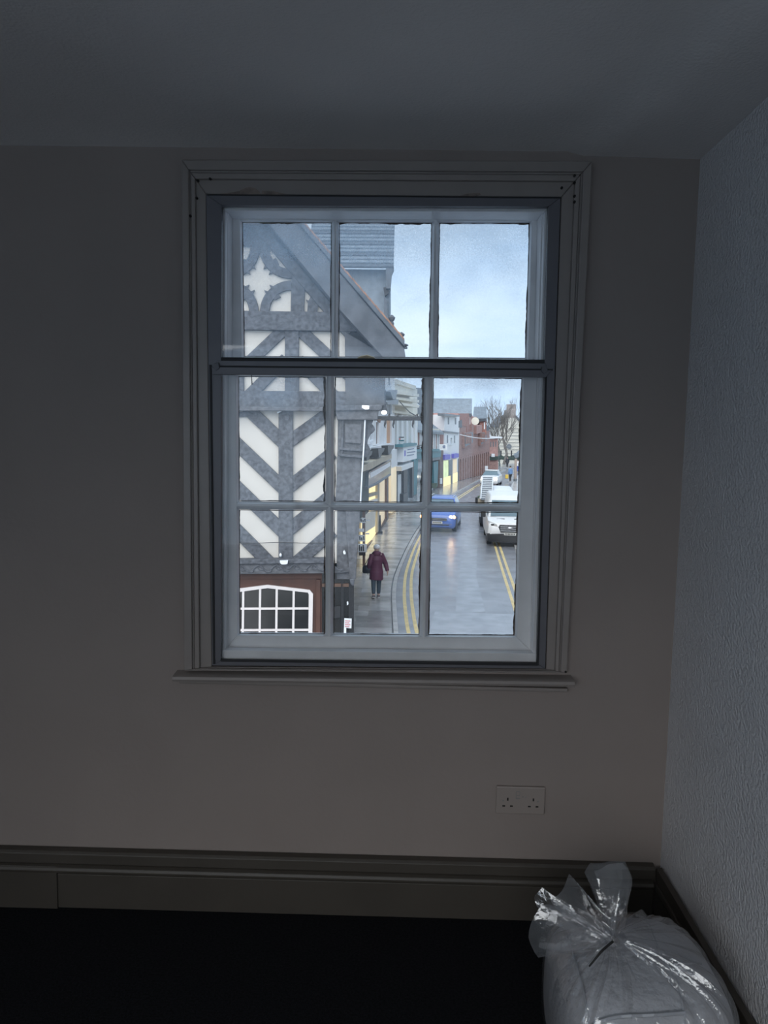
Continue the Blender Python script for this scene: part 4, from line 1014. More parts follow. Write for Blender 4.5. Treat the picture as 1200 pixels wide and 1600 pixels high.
# blue SUV with headlights lit
def suv():
    c0 = G(683, 832, GZ-.10); r = thing('blue_car', 'blue SUV driving towards the window with its headlight lit', 'car', c0)
    st = [sect(-.02, .74, .30, .78, .9), sect(.08, .86, .22, .92, .88), sect(.30, .91, .20, 1.0, .88), sect(.75, .925, .20, 1.05, .88), sect(1.15, .93, .20, 1.08, .9), sect(2.2, .935, .20, 1.10, .92), sect(3.6, .92, .22, 1.10, .92), sect(4.3, .88, .28, 1.06, .9), sect(4.42, .78, .34, .95, .9)]
    vmesh('body', MB().loft(st), 'car_blue', r)
    def gh(y, hw, z): return [V((hw, y, z)), V((hw*.5, y, z+.02)), V((-hw*.5, y, z+.02)), V((-hw, y, z))]
    cab = [[V((x, y0, z)) for x, y0, z in ((.82, 1.05, 1.06), (.84, 4.2, 1.06), (-.84, 4.2, 1.06), (-.82, 1.05, 1.06))],
           [V((x, y0, z)) for x, y0, z in ((.66, 1.80, 1.58), (.64, 3.9, 1.58), (-.64, 3.9, 1.58), (-.66, 1.80, 1.58))]]
    vmesh('cabin_glass', MB().loft(cab), 'windscreen', r, smooth=False)
    vmesh('roof', MB().loft([[V((x, y, z)) for x, y, z in ((.67, 1.74, 1.58), (.66, 3.95, 1.58), (-.66, 3.95, 1.58), (-.67, 1.74, 1.58))], [V((x, y, z)) for x, y, z in ((.58, 1.95, 1.66), (.56, 3.8, 1.65), (-.56, 3.8, 1.65), (-.58, 1.95, 1.66))]]), 'car_blue', r, bevel=.03)
    for s in (-1, 1):
        vmesh('roof_pillar', MB().tube([(s*.84, 1.0, 1.05), (s*.67, 1.78, 1.60)], .045, 6), 'car_blue', r)
        vmesh('roof_rail', MB().tube([(s*.6, 1.95, 1.67), (s*.62, 2.1, 1.72), (s*.62, 3.6, 1.72), (s*.6, 3.8, 1.67)], .02, 6), 'chrome', r)
        m_ = vmesh('mirror', MB().ball((s*1.0, 1.15, 1.12), .12, .08, .09), 'car_blue', r)
        hl = vmesh('headlight', MB().add([(s*.50, .02, .72), (s*.84, .13, .76), (s*.86, .20, .90), (s*.52, .06, .84), (s*.50, .25, .72), (s*.84, .35, .76), (s*.86, .40, .88), (s*.52, .28, .84)], [(0, 1, 2, 3), (7, 6, 5, 4), (0, 4, 5, 1), (1, 5, 6, 2), (2, 6, 7, 3), (3, 7, 4, 0)]), 'lens', r, smooth=False)
        vmesh('bulb', MB().ball((s*.68, .04, .80), .10, .05, .075), 'headlamp', r, par=hl)
        vmesh('indicator', MB().ball((s*.82, .11, .80), .10, .06, .09), 'indicator', r, par=hl)
        vmesh('fog_lamp', MB().lathe([(.06, -.02), (.06, .06)], (s*.70, .06, .42), 10, 'Y'), 'lens', r)
        vmesh('wheel_arch', MB().lathe([(.40, -.02), (.43, 0), (.40, .03)], (s*.90, .85, .36), 18, 'X'), 'plastic_black', r)
    vmesh('grille', quadpatch([(-.46, -.035, .60), (.46, -.035, .60), (.52, -.01, .80), (-.52, -.01, .80)], .06), 'plastic_black', r, False)
    for z in (.66, .74): vmesh('grille_bar', MB().box(-.47, .47, -.055, -.02, z-.015, z+.015), 'chrome', r, False)
    vmesh('lower_grille', quadpatch([(-.62, .0, .26), (.62, .0, .26), (.60, -.03, .42), (-.60, -.03, .42)], .08), 'plastic_black', r, False)
    pl_ = vmesh('number_plate', MB().box(-.26, .26, -.07, -.05, .47, .58), 'plate', r, False)
    for k in range(7): vmesh('plate_character', MB().box(-.23+k*.066, -.185+k*.066, -.072, -.07, .49, .56), 'plastic_black', r, False, par=pl_)
    vmesh('bumper_strip', MB().box(-.75, .75, -.03, .05, .44, .46), 'chrome', r, False)
    for s in (-1, 1):
        wheel(r, s*.80, .85); wheel(r, s*.80, 3.55)
    place(r, c0+V((0, 0, .0)), rad(-9))
suv()

# white panel van
def van(name, label, c0, rz, roof=2.2, ladder=False):
    r = thing(name, label, 'van', c0, 'white vans parked on the right')
    st = [sect(-.02, .86, .34, .86, .94), sect(.10, .98, .26, 1.06, .93), sect(.45, 1.02, .24, 1.18, .90), sect(.85, 1.03, .24, 1.26, .90), sect(1.2, 1.03, .24, 1.30, .92), sect(4.9, 1.03, .26, 1.32, .96), sect(5.0, 1.0, .30, 1.30, .96)]
    vmesh('body', MB().loft(st), 'car_white', r)
    rg = []
    for y, z1, hw, ht in ((1.05, 1.27, .95, .90), (1.75, roof-.10, .95, .80), (2.15, roof, .96, .78), (4.85, roof, .98, .82), (4.95, roof-.1, .96, .8)):
        rg.append([V((hw, y, 1.22)), V((hw*.99, y, 1.22+(z1-1.22)*.55)), V((ht+.06, y, z1-.08)), V((ht-.04, y, z1)), V((0, y, z1+.02)), V((-ht+.04, y, z1)), V((-ht-.06, y, z1-.08)), V((-hw*.99, y, 1.22+(z1-1.22)*.55)), V((-hw, y, 1.22))])
    vmesh('upper_body', MB().loft(rg), 'car_white', r)
    vmesh('windscreen', MB().add([(-.84, .98, 1.30), (.84, .98, 1.30), (.76, 1.62, roof-.22), (-.76, 1.62, roof-.22), (-.84, 1.1, 1.28), (.84, 1.1, 1.28), (.76, 1.7, roof-.25), (-.76, 1.7, roof-.25)], [(0, 1, 2, 3), (7, 6, 5, 4), (0, 4, 5, 1), (1, 5, 6, 2), (2, 6, 7, 3), (3, 7, 4, 0)]), 'windscreen', r, False)
    for s in (-1, 1):
        vmesh('side_window', quadpatch([(s*.97, 1.25, 1.32), (s*.97, 2.1, 1.34), (s*.93, 2.1, roof-.35), (s*.90, 1.75, roof-.35)], .02, (s, 0, 0)), 'windscreen', r, False)
        mr = vmesh('mirror', MB().box(s*1.06-.0 if s > 0 else -1.28, 1.28 if s > 0 else -1.06, 1.05, 1.22, 1.22, 1.56), 'plastic_black', r, False, .04)
        hl = vmesh('headlight', MB().add([(s*.56, -.01, .92), (s*.92, .10, .98), (s*.98, .28, 1.16), (s*.86, .20, 1.12), (s*.60, .02, 1.02), (s*.56, .3, .92), (s*.92, .4, .98), (s*.98, .5, 1.12), (s*.86, .45, 1.1), (s*.60, .32, 1.0)],
             [(0, 1, 2, 3, 4), (9, 8, 7, 6, 5), (0, 5, 6, 1), (1, 6, 7, 2), (2, 7, 8, 3), (3, 8, 9, 4), (4, 9, 5, 0)]), 'lens', r, False)
        vmesh('lamp_core', MB().ball((s*.78, .06, .99), .08, .04, .05), 'plastic_black', r, par=hl)
        vmesh('fog_lamp', MB().lathe([(.05, -.02), (.05, .06)], (s*.80, .0, .50), 10, 'Y'), 'lens', r)
        vmesh('bonnet_vent', MB().add([(s*.22, .50, 1.205), (s*.58, .50, 1.19), (s*.58, .58, 1.215), (s*.22, .58, 1.235), (s*.22, .50, 1.15), (s*.58, .50, 1.15), (s*.58, .58, 1.15), (s*.22, .58, 1.15)], [(0, 1, 2, 3), (7, 6, 5, 4), (0, 4, 5, 1), (1, 5, 6, 2), (2, 6, 7, 3), (3, 7, 4, 0)]), 'plastic_black', r, False)
        wheel(r, s*.88, .95); wheel(r, s*.88, 4.1)
    gr = vmesh('grille', quadpatch([(-.42, -.05, .66), (.42, -.05, .66), (.52, -.04, .90), (.46, -.01, 1.0), (-.46, -.01, 1.0), (-.52, -.04, .90)], .08), 'plastic_black', r, False, .015)
    for z in (.74, .83, .92): vmesh('grille_bar', MB().box(-.44, .44, -.075, -.04, z-.012, z+.012), 'chrome', r, False, par=gr)
    vmesh('oval_badge', MB().ball((0, -.075, .87), .11, .02, .05), 'chrome', r)
    vmesh('bumper', MB().loft([sect(-.075, .80, .22, .58, .98, .08), sect(.06, .99, .20, .62, .98, .08), sect(.40, 1.045, .20, .60, .98, .08)]), 'plastic_black', r)
    pl_ = vmesh('number_plate', MB().box(-.26, .26, -.10, -.07, .55, .66), 'plate', r, False)
    for k in range(7): vmesh('plate_character', MB().box(-.23+k*.066, -.185+k*.066, -.102, -.10, .57, .64), 'plastic_black', r, False, par=pl_)
    place(r, c0, rz)
    return r
cv = G(796, 855, GZ-.10); van('white_van', 'white panel van parked facing the window on the double yellow lines', cv, rad(-4))
cv2 = at(783, 700, 39.5); cv2.z = GZ-.10
van('white_van', 'white van parked behind the nearest van, carrying a ladder', cv2, rad(-5), roof=1.98)
# ladder on its roof
a0, a1 = at(760, 779, 38.6), at(762, 744, 43.6)
ld = thing('roof_ladder', 'pale aluminium ladder on the roof of the second white van', 'ladder', a0)
rt = V((.30, 0, 0))
for s in (-1, 1): MB().tube([a0+rt*s, a1+rt*s], .035, 6).build('rail', 'sign_white', ld)
for k in range(12): q = a0.lerp(a1, (k+.5)/12); MB().tube([q-rt, q+rt], .022, 6).build('rung', 'sign_white', ld)
a_ = at(760, 779, 38.9); MB().obox(a_+V((0, .25, -.25)), V((.42, 0, 0)), V((0, .1, .0)), V((0, 0, .22))).build('rack_board', 'beige', ld)
MB().prism([a0+rt*.98+V((0, 0, -.06)), a0-rt*.98+V((0, 0, -.06)), a1-rt*.98+V((0, 0, -.06)), a1+rt*.98+V((0, 0, -.06))], V((0, 0, -.02))).build('gap_backing', 'lead', ld)  # grey sheet added behind the rungs to darken the gaps
# distant car with headlights on
c3 = at(764, 746, 74); c3.z = GZ-.10
r = thing('white_car', 'distant white car with bright headlights approaching past the arcade', 'car', c3)
vmesh('body', MB().loft([sect(0, .7, .3, .75, .9), sect(.1, .86, .22, .9, .9), sect(1.0, .9, .2, 1.0, .9), sect(3.8, .88, .22, 1.0, .9), sect(4.1, .7, .3, .9, .9)]), 'car_white', r)
vmesh('cabin_glass', MB().loft([[V(p) for p in ((.78, .95, .98), (.78, 3.7, .98), (-.78, 3.7, .98), (-.78, .95, .98))], [V(p) for p in ((.6, 1.6, 1.42), (.6, 3.2, 1.42), (-.6, 3.2, 1.42), (-.6, 1.6, 1.42))]]), 'windscreen', r, False)
vmesh('roof', MB().box(-.62, .62, 1.55, 3.25, 1.42, 1.48), 'car_white', r, False, .03)
for s in (-1, 1):
    vmesh('headlight', MB().ball((s*.62, .0, .70), .16, .06, .11), 'headlamp_far', r); wheel(r, s*.76, .8, .31); wheel(r, s*.76, 3.3, .31)
place(r, c3, rad(-14))

# ------------------------------------------------------------------ roadside bits on the right
pw_ = G(805, 752); po = thing('wooden_pole', 'thick tan wooden pole on the right pavement before the canopy', 'pole', pw_)
pt_ = at(806, 717, pw_.y)
MB().tube([pw_, pw_.lerp(pt_, .5), pt_], [.17, .15, .14], 10).build('shaft', 'tan_pole', po, smooth=True)
MB().lathe([(.20, 0), (.20, .25), (.17, .3)], pw_, 10).build('collar', 'lead', po)
sgp = G(763, 742); ss = thing('pale_street_sign', 'small pale street sign on posts at the end of the arcade', 'sign', sgp)
PS = Plane(sgp, (0, -1, 0)); MB().poly(PS, R(757.5, 728, 762.5, 735.5), -.08, 0).build('panel', 'sign_white', ss, bevel=.02)
for x in (758.5, 761.5): MB().poly(PS, R(x, 735, x+.7, 742), -.08, -.02).build('post', 'black_iron', ss)
bp_ = G(772, 731); bs = thing('bus_shelter_bench', 'dark red bench and frame at the far pavement corner', 'bench', bp_)
PSb = Plane(bp_, (0, -1, 0))
MB().poly(PSb, R(766, 726, 778, 728.5), -.5, 0).build('seat', 'brick', bs); MB().poly(PSb, R(764, 721.5, 779, 723), -.2, 0).build('rail', 'cream_render', bs)
for x in (765, 771.5, 777.5): MB().poly(PSb, R(x, 721, x+1.2, 731), -.1, -.02).build('leg', 'tan_pole', bs)
for k, (px_, py_, m_) in enumerate(((754, 780, 'verge'),)):
    g_ = G(px_, py_+4)
    vb = tag(MB().ball(g_+V((0, .4, .1)), .5, .6, .35, 10, 6).build('low_shrub', m_, smooth=True), 'low green shrub in the gutter beside the ladder van', 'shrub')

# ------------------------------------------------------------------ people
def skinmesh(nm, chain, m, root, subd=2):
    """chain: list of (vertex, radius, parent index) grown into one continuous skinned surface"""
    me = bpy.data.meshes.new(nm)
    me.from_pydata([tuple(c[0]) for c in chain], [(c[2], i) for i, c in enumerate(chain) if c[2] is not None], []); me.update()
    o = bpy.data.objects.new(nm, me); COL.objects.link(o); o.parent = root
    sk_ = o.modifiers.new('skin', 'SKIN'); sk_.use_smooth_shade = True
    for i, c in enumerate(chain):
        rr = c[1] if isinstance(c[1], tuple) else (c[1], c[1])
        me.skin_vertices[0].data[i].radius = rr
        me.skin_vertices[0].data[i].use_root = (c[2] is None)
    s_ = o.modifiers.new('sub', 'SUBSURF'); s_.levels = subd; s_.render_levels = subd
    me.materials.append(M[m]); return o
mat('skin', (.62, .42, .34), .6); mat('coat_plum', (.135, .035, .075), .5, .25, 30); mat('coat_dark', (.03, .03, .035), .7)
mat('jeans', (.075, .105, .135), .85, .3, 60); mat('hair_grey', (.82, .82, .82), .8, .25, 40); mat('shoe', (.12, .11, .12), .6); mat('shoe_sole', (.7, .7, .7), .6)
mat('bag_leather', (.012, .013, .018), .4); mat('shirt_blue', (.16, .28, .50), .8); mat('hivis', (.75, .52, .08), .7); mat('hair_dark', (.04, .03, .025), .8)
def person(label, loc, rz, h, coat, legs, hair, sw_=1.0, coat_len=.50, arm_out=.0, small=False, extra=None):
    """walking figure, local +y is the way it walks; heights are shares of h"""
    r = thing('person', label, 'person', loc)
    k = h
    hip = V((0, 0, .50*k)); ch = []
    def a(v, rr, p): ch.append((V(v), rr, p)); return len(ch)-1
    i0 = a((0, 0, .52*k), (.085*k, .065*k), None); i1 = a((0, 0, .62*k), (.08*k, .06*k), i0); i2 = a((0, .01*k, .74*k), (.092*k, .062*k), i1)
    i3 = a((0, .005*k, .815*k), (.06*k, .05*k), i2); i4 = a((0, .012*k, .855*k), .034*k, i3); i5 = a((0, .022*k, .90*k), (.045*k, .055*k), i4); i6 = a((0, .022*k, .955*k), (.048*k, .058*k), i5); a((0, .018*k, .99*k), (.03*k, .035*k), i6)
    hands = []
    for s, sw2 in ((-1, sw_*.5), (1, -sw_)):
        j = a((s*.092*k, 0, .795*k), .028*k, i3); e = V((s*(.135+arm_out*(s > 0))*k, -.05*k*sw2-.01*k, .635*k)); j = a(e, .027*k, j)
        wv = V((s*(.150+arm_out*1.6*(s > 0))*k, .05*k*sw2+.05*k, .50*k)); j = a(wv, .018*k, j)
        hd = wv+V((s*.004*k, .012*k, -.035*k)); j = a(hd, (.016*k, .022*k), j)
        for q in range(4): fj = a(hd+V((0, (q-1.5)*.011*k, -.022*k)), .0055*k, j); fj = a(hd+V((-s*.004*k, (q-1.5)*.0105*k+.003*k, -(.040+.005*(q in (1, 2)))*k)), .005*k, fj); a(hd+V((-s*.012*k, (q-1.5)*.010*k+.004*k, -(.052+.006*(q in (1, 2)))*k)), .0042*k, fj)
        tj = a(hd+V((0, .022*k, .008*k)), .0065*k, j); a(hd+V((-s*.004*k, .032*k, -.014*k)), .0055*k, tj)
        hands.append((e, wv))
    feet = []
    for s, st_ in ((-1, -.35*sw_), (1, .30*sw_)):
        j = a((s*.05*k, 0, .47*k), .058*k, i0); kn = V((s*.052*k, st_*.10*k+.018*k, .27*k)); j = a(kn, .04*k, j)
        an = V((s*.052*k, st_*.32*k*.5-(.02*k if st_ < 0 else 0), (.055 if st_ < 0 else .035)*k)); j = a(an, .024*k, j)
        j = a(an+V((0, .045*k, -.022*k if st_ > 0 else -.034*k)), (.022*k, .014*k), j); a(an+V((0, .095*k, -.024*k if st_ > 0 else -.042*k)), (.02*k, .01*k), j); feet.append((kn, an, st_))
    skinmesh('body', ch, 'skin', r, 1 if small else 2)
    # trousers
    tr = []
    def t(v, rr, p): tr.append((V(v), rr, p)); return len(tr)-1
    z0 = t((0, 0, .55*k), (.095*k, .075*k), None); z1 = t((0, 0, .49*k), (.098*k, .078*k), z0)
    for (kn, an, st_), s in zip(feet, (-1, 1)):
        j = t((s*.052*k, 0, .43*k), .066*k, z1); j = t(kn, .047*k, j); t(an+V((0, 0, .022*k)), .036*k, j)
    skinmesh('trousers', tr, legs, r, 1 if small else 2)
    # coat: lofted quilted tube from collar to hem
    rings = []; nseg = 20; zt, zb = .845*k, (1-coat_len-.155)*k
    nst = 30
    for q in range(nst+1):
        u = q/nst; z = zt+(zb-zt)*u
        wx = .058+.062*min(1, u*5)**.7 if u < .2 else .120-.018*sin(min(1, (u-.2)/.5)*pi)+.006*u
        wy = .050+.034*min(1, u*4) if u < .25 else .084-.010*sin(min(1, (u-.25)/.5)*pi)+.004*u
        qn = 1+.028*abs(sin(u*pi*9)) if u > .12 else 1
        rings.append([V((wx*k*qn*cos(2*pi*c/nseg), wy*k*qn*sin(2*pi*c/nseg), z+.004*k*sin(4*pi*c/nseg))) for c in range(nseg)])
    ct = vmesh('coat', MB().loft(rings), coat, r)
    for (e, wv), s in zip(hands, (-1, 1)):
        sh = V((s*.078*k, 0, .812*k)); pts = []; rr = []
        for q in range(13):
            u = q/12; p_ = sh.lerp(e, u*2) if u < .5 else e.lerp(wv, (u-.5)*2*.96); pts.append(p_); rr.append((.054-.020*u)*k*(1+.05*abs(sin(u*pi*6))))
        vmesh('sleeve', MB().tube(pts, rr, 12), coat, r)
    if not small: vmesh('hood', MB().loft([[V((.068*k*rr_*cos(2*pi*c/16), -.025*k+.060*k*rr_*sin(2*pi*c/16), z*k)) for c in range(16)] for rr_, z in ((.9, .800), (1.12, .825), (1.15, .85), (.98, .872), (.7, .88))]), coat, r)
    # hair cap
    hr = []
    for q in range(8):
        u = q/7; ang = u*pi*.62; hr.append([V((.062*k*sin(ang+.08)*cos(2*pi*c/16), .010*k+.070*k*sin(ang+.08)*sin(2*pi*c/16), (.945+.055*cos(ang))*k)) for c in range(16)])
    vmesh('hair', MB().loft(hr), hair, r)
    # face, on the far side of the head
    for s in (-1, 1):
        vmesh('eye', MB().ball((s*.018*k, .068*k, .935*k), .006*k, .005*k, .005*k, 8, 5), 'hair_dark', r); vmesh('ear', MB().ball((s*.05*k, .02*k, .925*k), .008*k, .014*k, .02*k, 8, 5), 'skin', r)
    vmesh('nose', MB().ball((0, .078*k, .920*k), .009*k, .012*k, .014*k, 8, 5), 'skin', r); vmesh('mouth', MB().ball((0, .068*k, .897*k), .015*k, .005*k, .004*k, 8, 4), 'red_ink', r)
    for (kn, an, st_), s in zip(feet, (-1, 1)):
        tilt = -.016*k if st_ < 0 else 0
        sh = [[V((an.x+.030*k*wd*cos(2*pi*c/12), an.y+yo*k, max(.002, an.z-.035*k+zz*k+.028*k*(.5+.5*sin(2*pi*c/12))*ht+tilt*(yo/.1)))) for c in range(12)] for yo, wd, ht, zz in ((-.034, .7, 1.2, 0), (-.02, 1, 1.7, 0), (.02, 1, 1.6, 0), (.06, 1.05, 1.0, 0), (.10, .8, .7, 0))]
        vmesh('shoe', MB().loft(sh), 'shoe', r)
        vmesh('sole', MB().loft([[V((an.x+.032*k*wd*cos(2*pi*c/10), an.y+yo*k, max(0, an.z-.035*k+tilt*(yo/.1))+dz)) for c in range(10)] if False else [V((an.x+sx_*.03*k*wd, an.y+yo*k, max(.0, an.z-.036*k+tilt*(yo/.1))+dz)) for sx_, dz in ((-1, 0), (1, 0), (1, .012*k), (-1, .012*k))] for yo, wd in ((-.036, .7), (0, 1), (.06, 1.05), (.104, .7))]), 'shoe_sole', r)
    r.rotation_euler = (0, 0, rz)
    return r
wl = G(587.5, 934); wl.z = GZ
person('person in a plum quilted coat walking away along the pavement', wl, rad(6), 1.62, 'coat_plum', 'jeans', 'hair_grey', 1.0, .50, .035)
# shoulder bag hanging at the left side
bc = wl+V((-.26, .02, .74)); bgt = thing('shoulder_bag', 'black shoulder bag hanging at the left side of the plum coat', 'bag', bc)
MB().loft([[bc+V((x*.16*w_, y*.055*w_, z)) for x, y in ((-1, -.6), (-.6, -1), (.6, -1), (1, -.6), (1, .6), (.6, 1), (-.6, 1), (-1, .6))] for z, w_ in ((0, .8), (.04, 1), (.16, 1), (.22, .85), (.24, .6))]).build('pouch', 'bag_leather', bgt, smooth=True)
MB().tube([bc+V((-.10, 0, .22)), bc+V((0, -.02, .42)), bc+V((.10, -.03, .57)), bc+V((.13, .02, .62)), bc+V((.13, .10, .50))], .010, 6).build('strap', 'bag_leather', bgt, smooth=True)
MB().box(bc.x-.05, bc.x+.08, bc.y-.064, bc.y-.052, bc.z+.12, bc.z+.22).build('flap', 'jeans', bgt)
f1 = G(792.5, 731); person('distant person in dark clothes walking up the far road', f1, rad(0), 1.7, 'coat_dark', 'coat_dark', 'hair_dark', .8, .45, 0, True)
f2 = G(797, 753); person('person in a blue top with a yellow bag beside the wooden pole', f2, rad(30), 1.7, 'shirt_blue', 'coat_dark', 'hair_dark', .6, .35, 0, True)
yb_ = f2+V((-.38, -.1, .35)); ybg = tag(MB().loft([[yb_+V((x*.16*w2, y*.10*w2, z)) for x, y in ((-1, -1), (1, -1), (1, 1), (-1, 1))] for z, w2 in ((0, .8), (.06, 1), (.36, 1), (.42, .7))]).build('yellow_bag', 'hivis', bevel=.02), 'yellow bag held by the person at the wooden pole', 'bag')
f3 = G(809, 738); person('person in white top half hidden behind the wooden pole', f3, rad(180), 1.7, 'car_white', 'blue_sign', 'hair_dark', .6, .35, 0, True)
# ------------------------------------------------------------------ quilt in a tied clear plastic bag, in the corner
def filmmat(key, gfac, haze):
    m = bpy.data.materials.new(key); m.use_nodes = True; t = m.node_tree; t.nodes.clear()
    out = t.nodes.new('ShaderNodeOutputMaterial'); tr = t.nodes.new('ShaderNodeBsdfTransparent'); tr.inputs[0].default_value = (.97, .97, .98, 1)
    gl = t.nodes.new('ShaderNodeBsdfGlossy'); gl.inputs['Roughness'].default_value = .11
    df = t.nodes.new('ShaderNodeBsdfDiffuse'); df.inputs[0].default_value = (.85, .87, .9, 1)
    lw = t.nodes.new('ShaderNodeLayerWeight'); lw.inputs[0].default_value = .35
    mr = t.nodes.new('ShaderNodeMapRange'); mr.inputs['To Min'].default_value = gfac; mr.inputs['To Max'].default_value = min(1, gfac*4)
    t.links.new(lw.outputs['Facing'], mr.inputs['Value'])
    c = t.nodes.new('ShaderNodeTexCoord'); n = t.nodes.new('ShaderNodeTexNoise'); n.inputs['Scale'].default_value = 55; n.inputs['Detail'].default_value = 3
    t.links.new(c.outputs['Object'], n.inputs['Vector']); bp = t.nodes.new('ShaderNodeBump'); bp.inputs['Strength'].default_value = .5; bp.inputs['Distance'].default_value = .006
    t.links.new(n.outputs['Fac'], bp.inputs['Height']); t.links.new(bp.outputs[0], gl.inputs['Normal'])
    m1 = t.nodes.new('ShaderNodeMixShader'); m1.inputs[0].default_value = haze; t.links.new(tr.outputs[0], m1.inputs[1]); t.links.new(df.outputs[0], m1.inputs[2])
    m2 = t.nodes.new('ShaderNodeMixShader'); t.links.new(mr.outputs[0], m2.inputs[0]); t.links.new(m1.outputs[0], m2.inputs[1]); t.links.new(gl.outputs[0], m2.inputs[2])
    t.links.new(m2.outputs[0], out.inputs[0]); M[key] = m
filmmat('film', .16, .05); filmmat('film_ruffle', .17, .06)
QC = V((.562, -.590, 0)); QA, QB, QH = .196, .205, .325; TIE = V((.497, -.622, .362))
PE, QE = 3.2, 3.0
def qz(x, y):
    k = (abs((x-QC.x)/QA)**PE+abs((y-QC.y)/QB)**PE)**(QE/PE)
    return QH*.5+QH*.5*max(0, 1-k)**(1/QE)
def shell(u, v, grow, lump):
    """u around, v from the top pole (0) to the bottom (1)"""
    th, ph = v*pi, u*2*pi
    s_ = abs(sin(th))**(2/QE); cz = (1 if cos(th) > 0 else -1)*abs(cos(th))**(2/QE)
    x = s_*(1 if cos(ph) > 0 else -1)*abs(cos(ph))**(2/PE); y = s_*(1 if sin(ph) > 0 else -1)*abs(sin(ph))**(2/PE)
    g = 1+grow+lump
    z = QH*.5+QH*.5*cz*(1+grow)
    return V((QC.x+QA*g*x, QC.y+QB*g*y, max(.004, z)))
qt = thing('folded_quilt', 'thick white folded quilt packed inside the clear plastic bag', 'quilt', (QC.x, QC.y, 0))
mb = MB(); nu, nv = 72, 40; rings = []
for j in range(1, nv):
    v = j/nv; ring_ = []
    for i in range(nu):
        u = i/nu; lump = .012*sin(u*2*pi*3+1)*sin(v*pi*2)+.008*sin(u*2*pi*7)*sin(v*9)
        ring_.append(shell(u, v, -.012, lump))
    rings.append(ring_)
mb.loft(rings); mb.build('padding', 'quilt', qt, smooth=True)
def on_top(pts, r_, nm='seam'):
    MB().tube([V((x, y, qz(x, y)+.003)) for x, y in pts], r_, 6).build(nm, 'seam', qt, smooth=True)
on_top([(.612+.004*sin(k), -.43-.036*k*.95) for k in range(11)], .0032)
on_top([(.418, -.47-.030*k) for k in range(11)], .0028)
on_top([(.418+.0195*k, -.752-.006*sin(k*.314*1.0)) for k in range(11)], .0045, 'piping')
on_top([(.614+.012*k, -.66+.006*k) for k in range(8)], .0028)
pb = thing('plastic_bag', 'clear plastic bag knotted with a black tie over the white quilt', 'bag', (QC.x, QC.y, 0))
rings = []; nu, nv = 240, 46
r2_ = random.Random(11); ph_ = [r2_.uniform(0, 6.28) for _ in range(6)]
for j in range(0, nv):
    v = .012+(j/(nv-1))**1.15*.97; ring_ = []
    for i in range(nu):
        u = i/nu; a_ = u*2*pi
        p_ = shell(u, v, .022, 0)
        d_ = math.hypot(p_.x-QC.x, p_.y-QC.y) if v < .5 else 1
        f_ = max(0, 1-v/.46)
        pl_ = (.5*sin(a_*23+ph_[0]+.8*sin(a_*3))+.35*sin(a_*37+ph_[1])+.25*sin(a_*11+ph_[2]))*.012*(f_**.6)*min(1, v/.06)
        t_ = max(0, 1-v/.30)
        p_ = p_+V((0, 0, pl_+.006))+(TIE-V((QC.x, QC.y, QH)))*t_**3.2
        # general crumple of the loose film
        p_ += V((.004*sin(9*p_.y+20*p_.z+ph_[3]), .004*sin(11*p_.x+17*p_.z+ph_[4]), 0))*(1-t_)
        ring_.append(p_)
    rings.append(ring_)
MB().loft(rings, cap=False).build('film', 'film', pb, smooth=True)
E1, E2, E3 = V((1, 0, 0)), V((0, .57, .82)), V((0, -.82, .57)); PXM = .00147
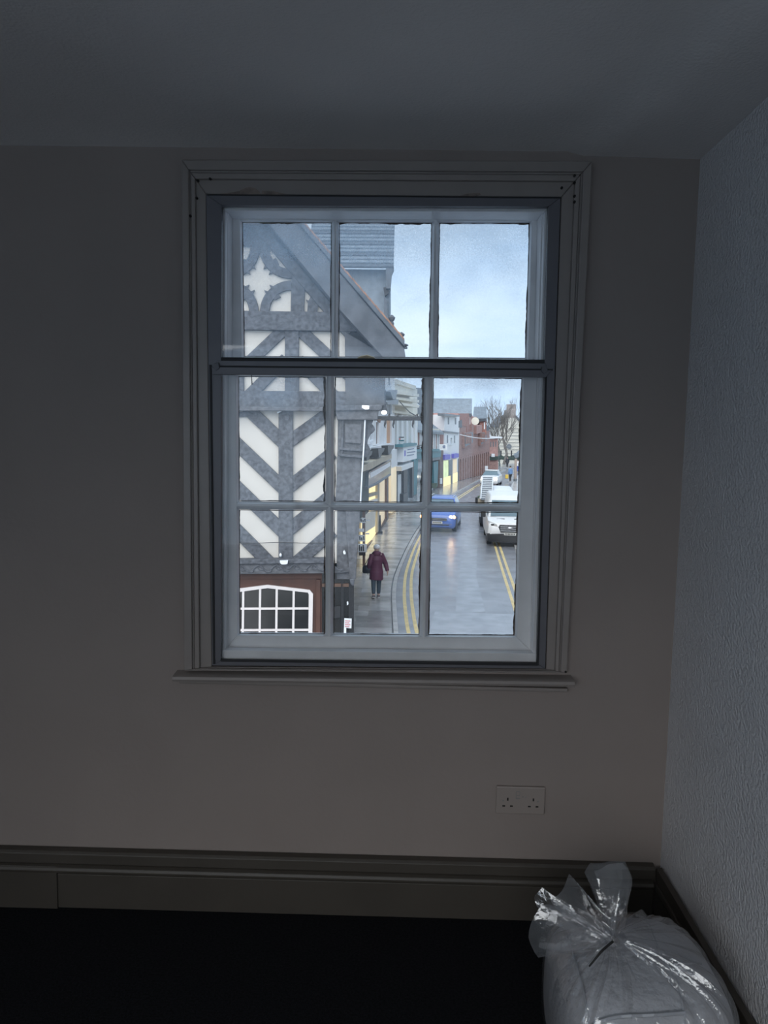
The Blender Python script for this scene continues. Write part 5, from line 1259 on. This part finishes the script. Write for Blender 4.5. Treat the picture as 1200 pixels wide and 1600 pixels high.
def leaf(nm, outline, depth0, amp, seed):
    r_ = random.Random(seed); n = 30; m_ = 14
    L = [0]
    for a_, b_ in zip(outline, outline[1:]): L.append(L[-1]+math.hypot(b_[0]-a_[0], b_[1]-a_[1]))
    def bd(t):
        d = t*L[-1]
        for k in range(len(L)-1):
            if d <= L[k+1]+1e-9:
                f_ = (d-L[k])/(L[k+1]-L[k]); a_, b_ = outline[k], outline[k+1]; return (a_[0]+(b_[0]-a_[0])*f_, a_[1]+(b_[1]-a_[1])*f_)
        return outline[-1]
    p1, p2 = r_.uniform(0, 6), r_.uniform(0, 6); rows = []
    for j in range(m_+1):
        s_ = j/m_; row = []
        for i in range(n+1):
            t = i/n; bx, by = bd(t)
            dep = depth0*s_+amp*s_*(sin(t*9+p1)+.5*sin(t*21+p2))+amp*.4*sin(s_*8+t*5)
            w_ = s_*(1+.05*sin(t*14+p2))
            row.append(TIE+V((0, 0, -.004))+E1*(bx*PXM*w_)+E2*(by*PXM*w_)+E3*dep)
        rows.append(row)
    MB().loft(rows, cap=False, closed=False).build(nm, 'film_ruffle', pb, smooth=True)
leaf('ruffle', [(-12, 30), (-22, 66), (-30, 92), (-20, 113), (10, 115), (35, 109), (40, 80), (28, 49), (10, 20)], -.01, .011, 1)
leaf('ruffle', [(-8, 26), (-16, 70), (-24, 98), (0, 108), (28, 104), (38, 84), (22, 40), (12, 16)], .025, .012, 2)
leaf('ruffle', [(4, 26), (-30, 60), (-53, 90), (-72, 72), (-92, 54), (-70, 30), (-30, 8)], .0, .010, 3)
leaf('ruffle', [(-14, 22), (-60, 48), (-107, 49), (-116, 24), (-122, 0), (-118, -25), (-97, -21), (-50, -18), (-16, -8)], .015, .012, 4)
leaf('ruffle', [(-20, 16), (-70, 40), (-100, 44), (-112, 20), (-114, -10), (-84, -18), (-30, -12)], .045, .011, 5)
leaf('ruffle', [(-40, 40), (-84, 62), (-104, 76), (-110, 60), (-100, 40), (-50, 20)], -.03, .006, 6)
MB().tube([TIE+E1*(-5*PXM)+E2*(-3*PXM)+E3*.03, TIE+E1*(-25*PXM)+E2*(-16*PXM)+E3*.042, TIE+E1*(-46*PXM)+E2*(-36*PXM)+E3*.046], [.0028, .0026, .0018], 6).build('tie_tail', 'tie_black', pb)
MB().lathe([(.014, -.006), (.017, 0), (.014, .006)], TIE+V((0, 0, -.006)), 14).build('tie_band', 'film_ruffle', pb)
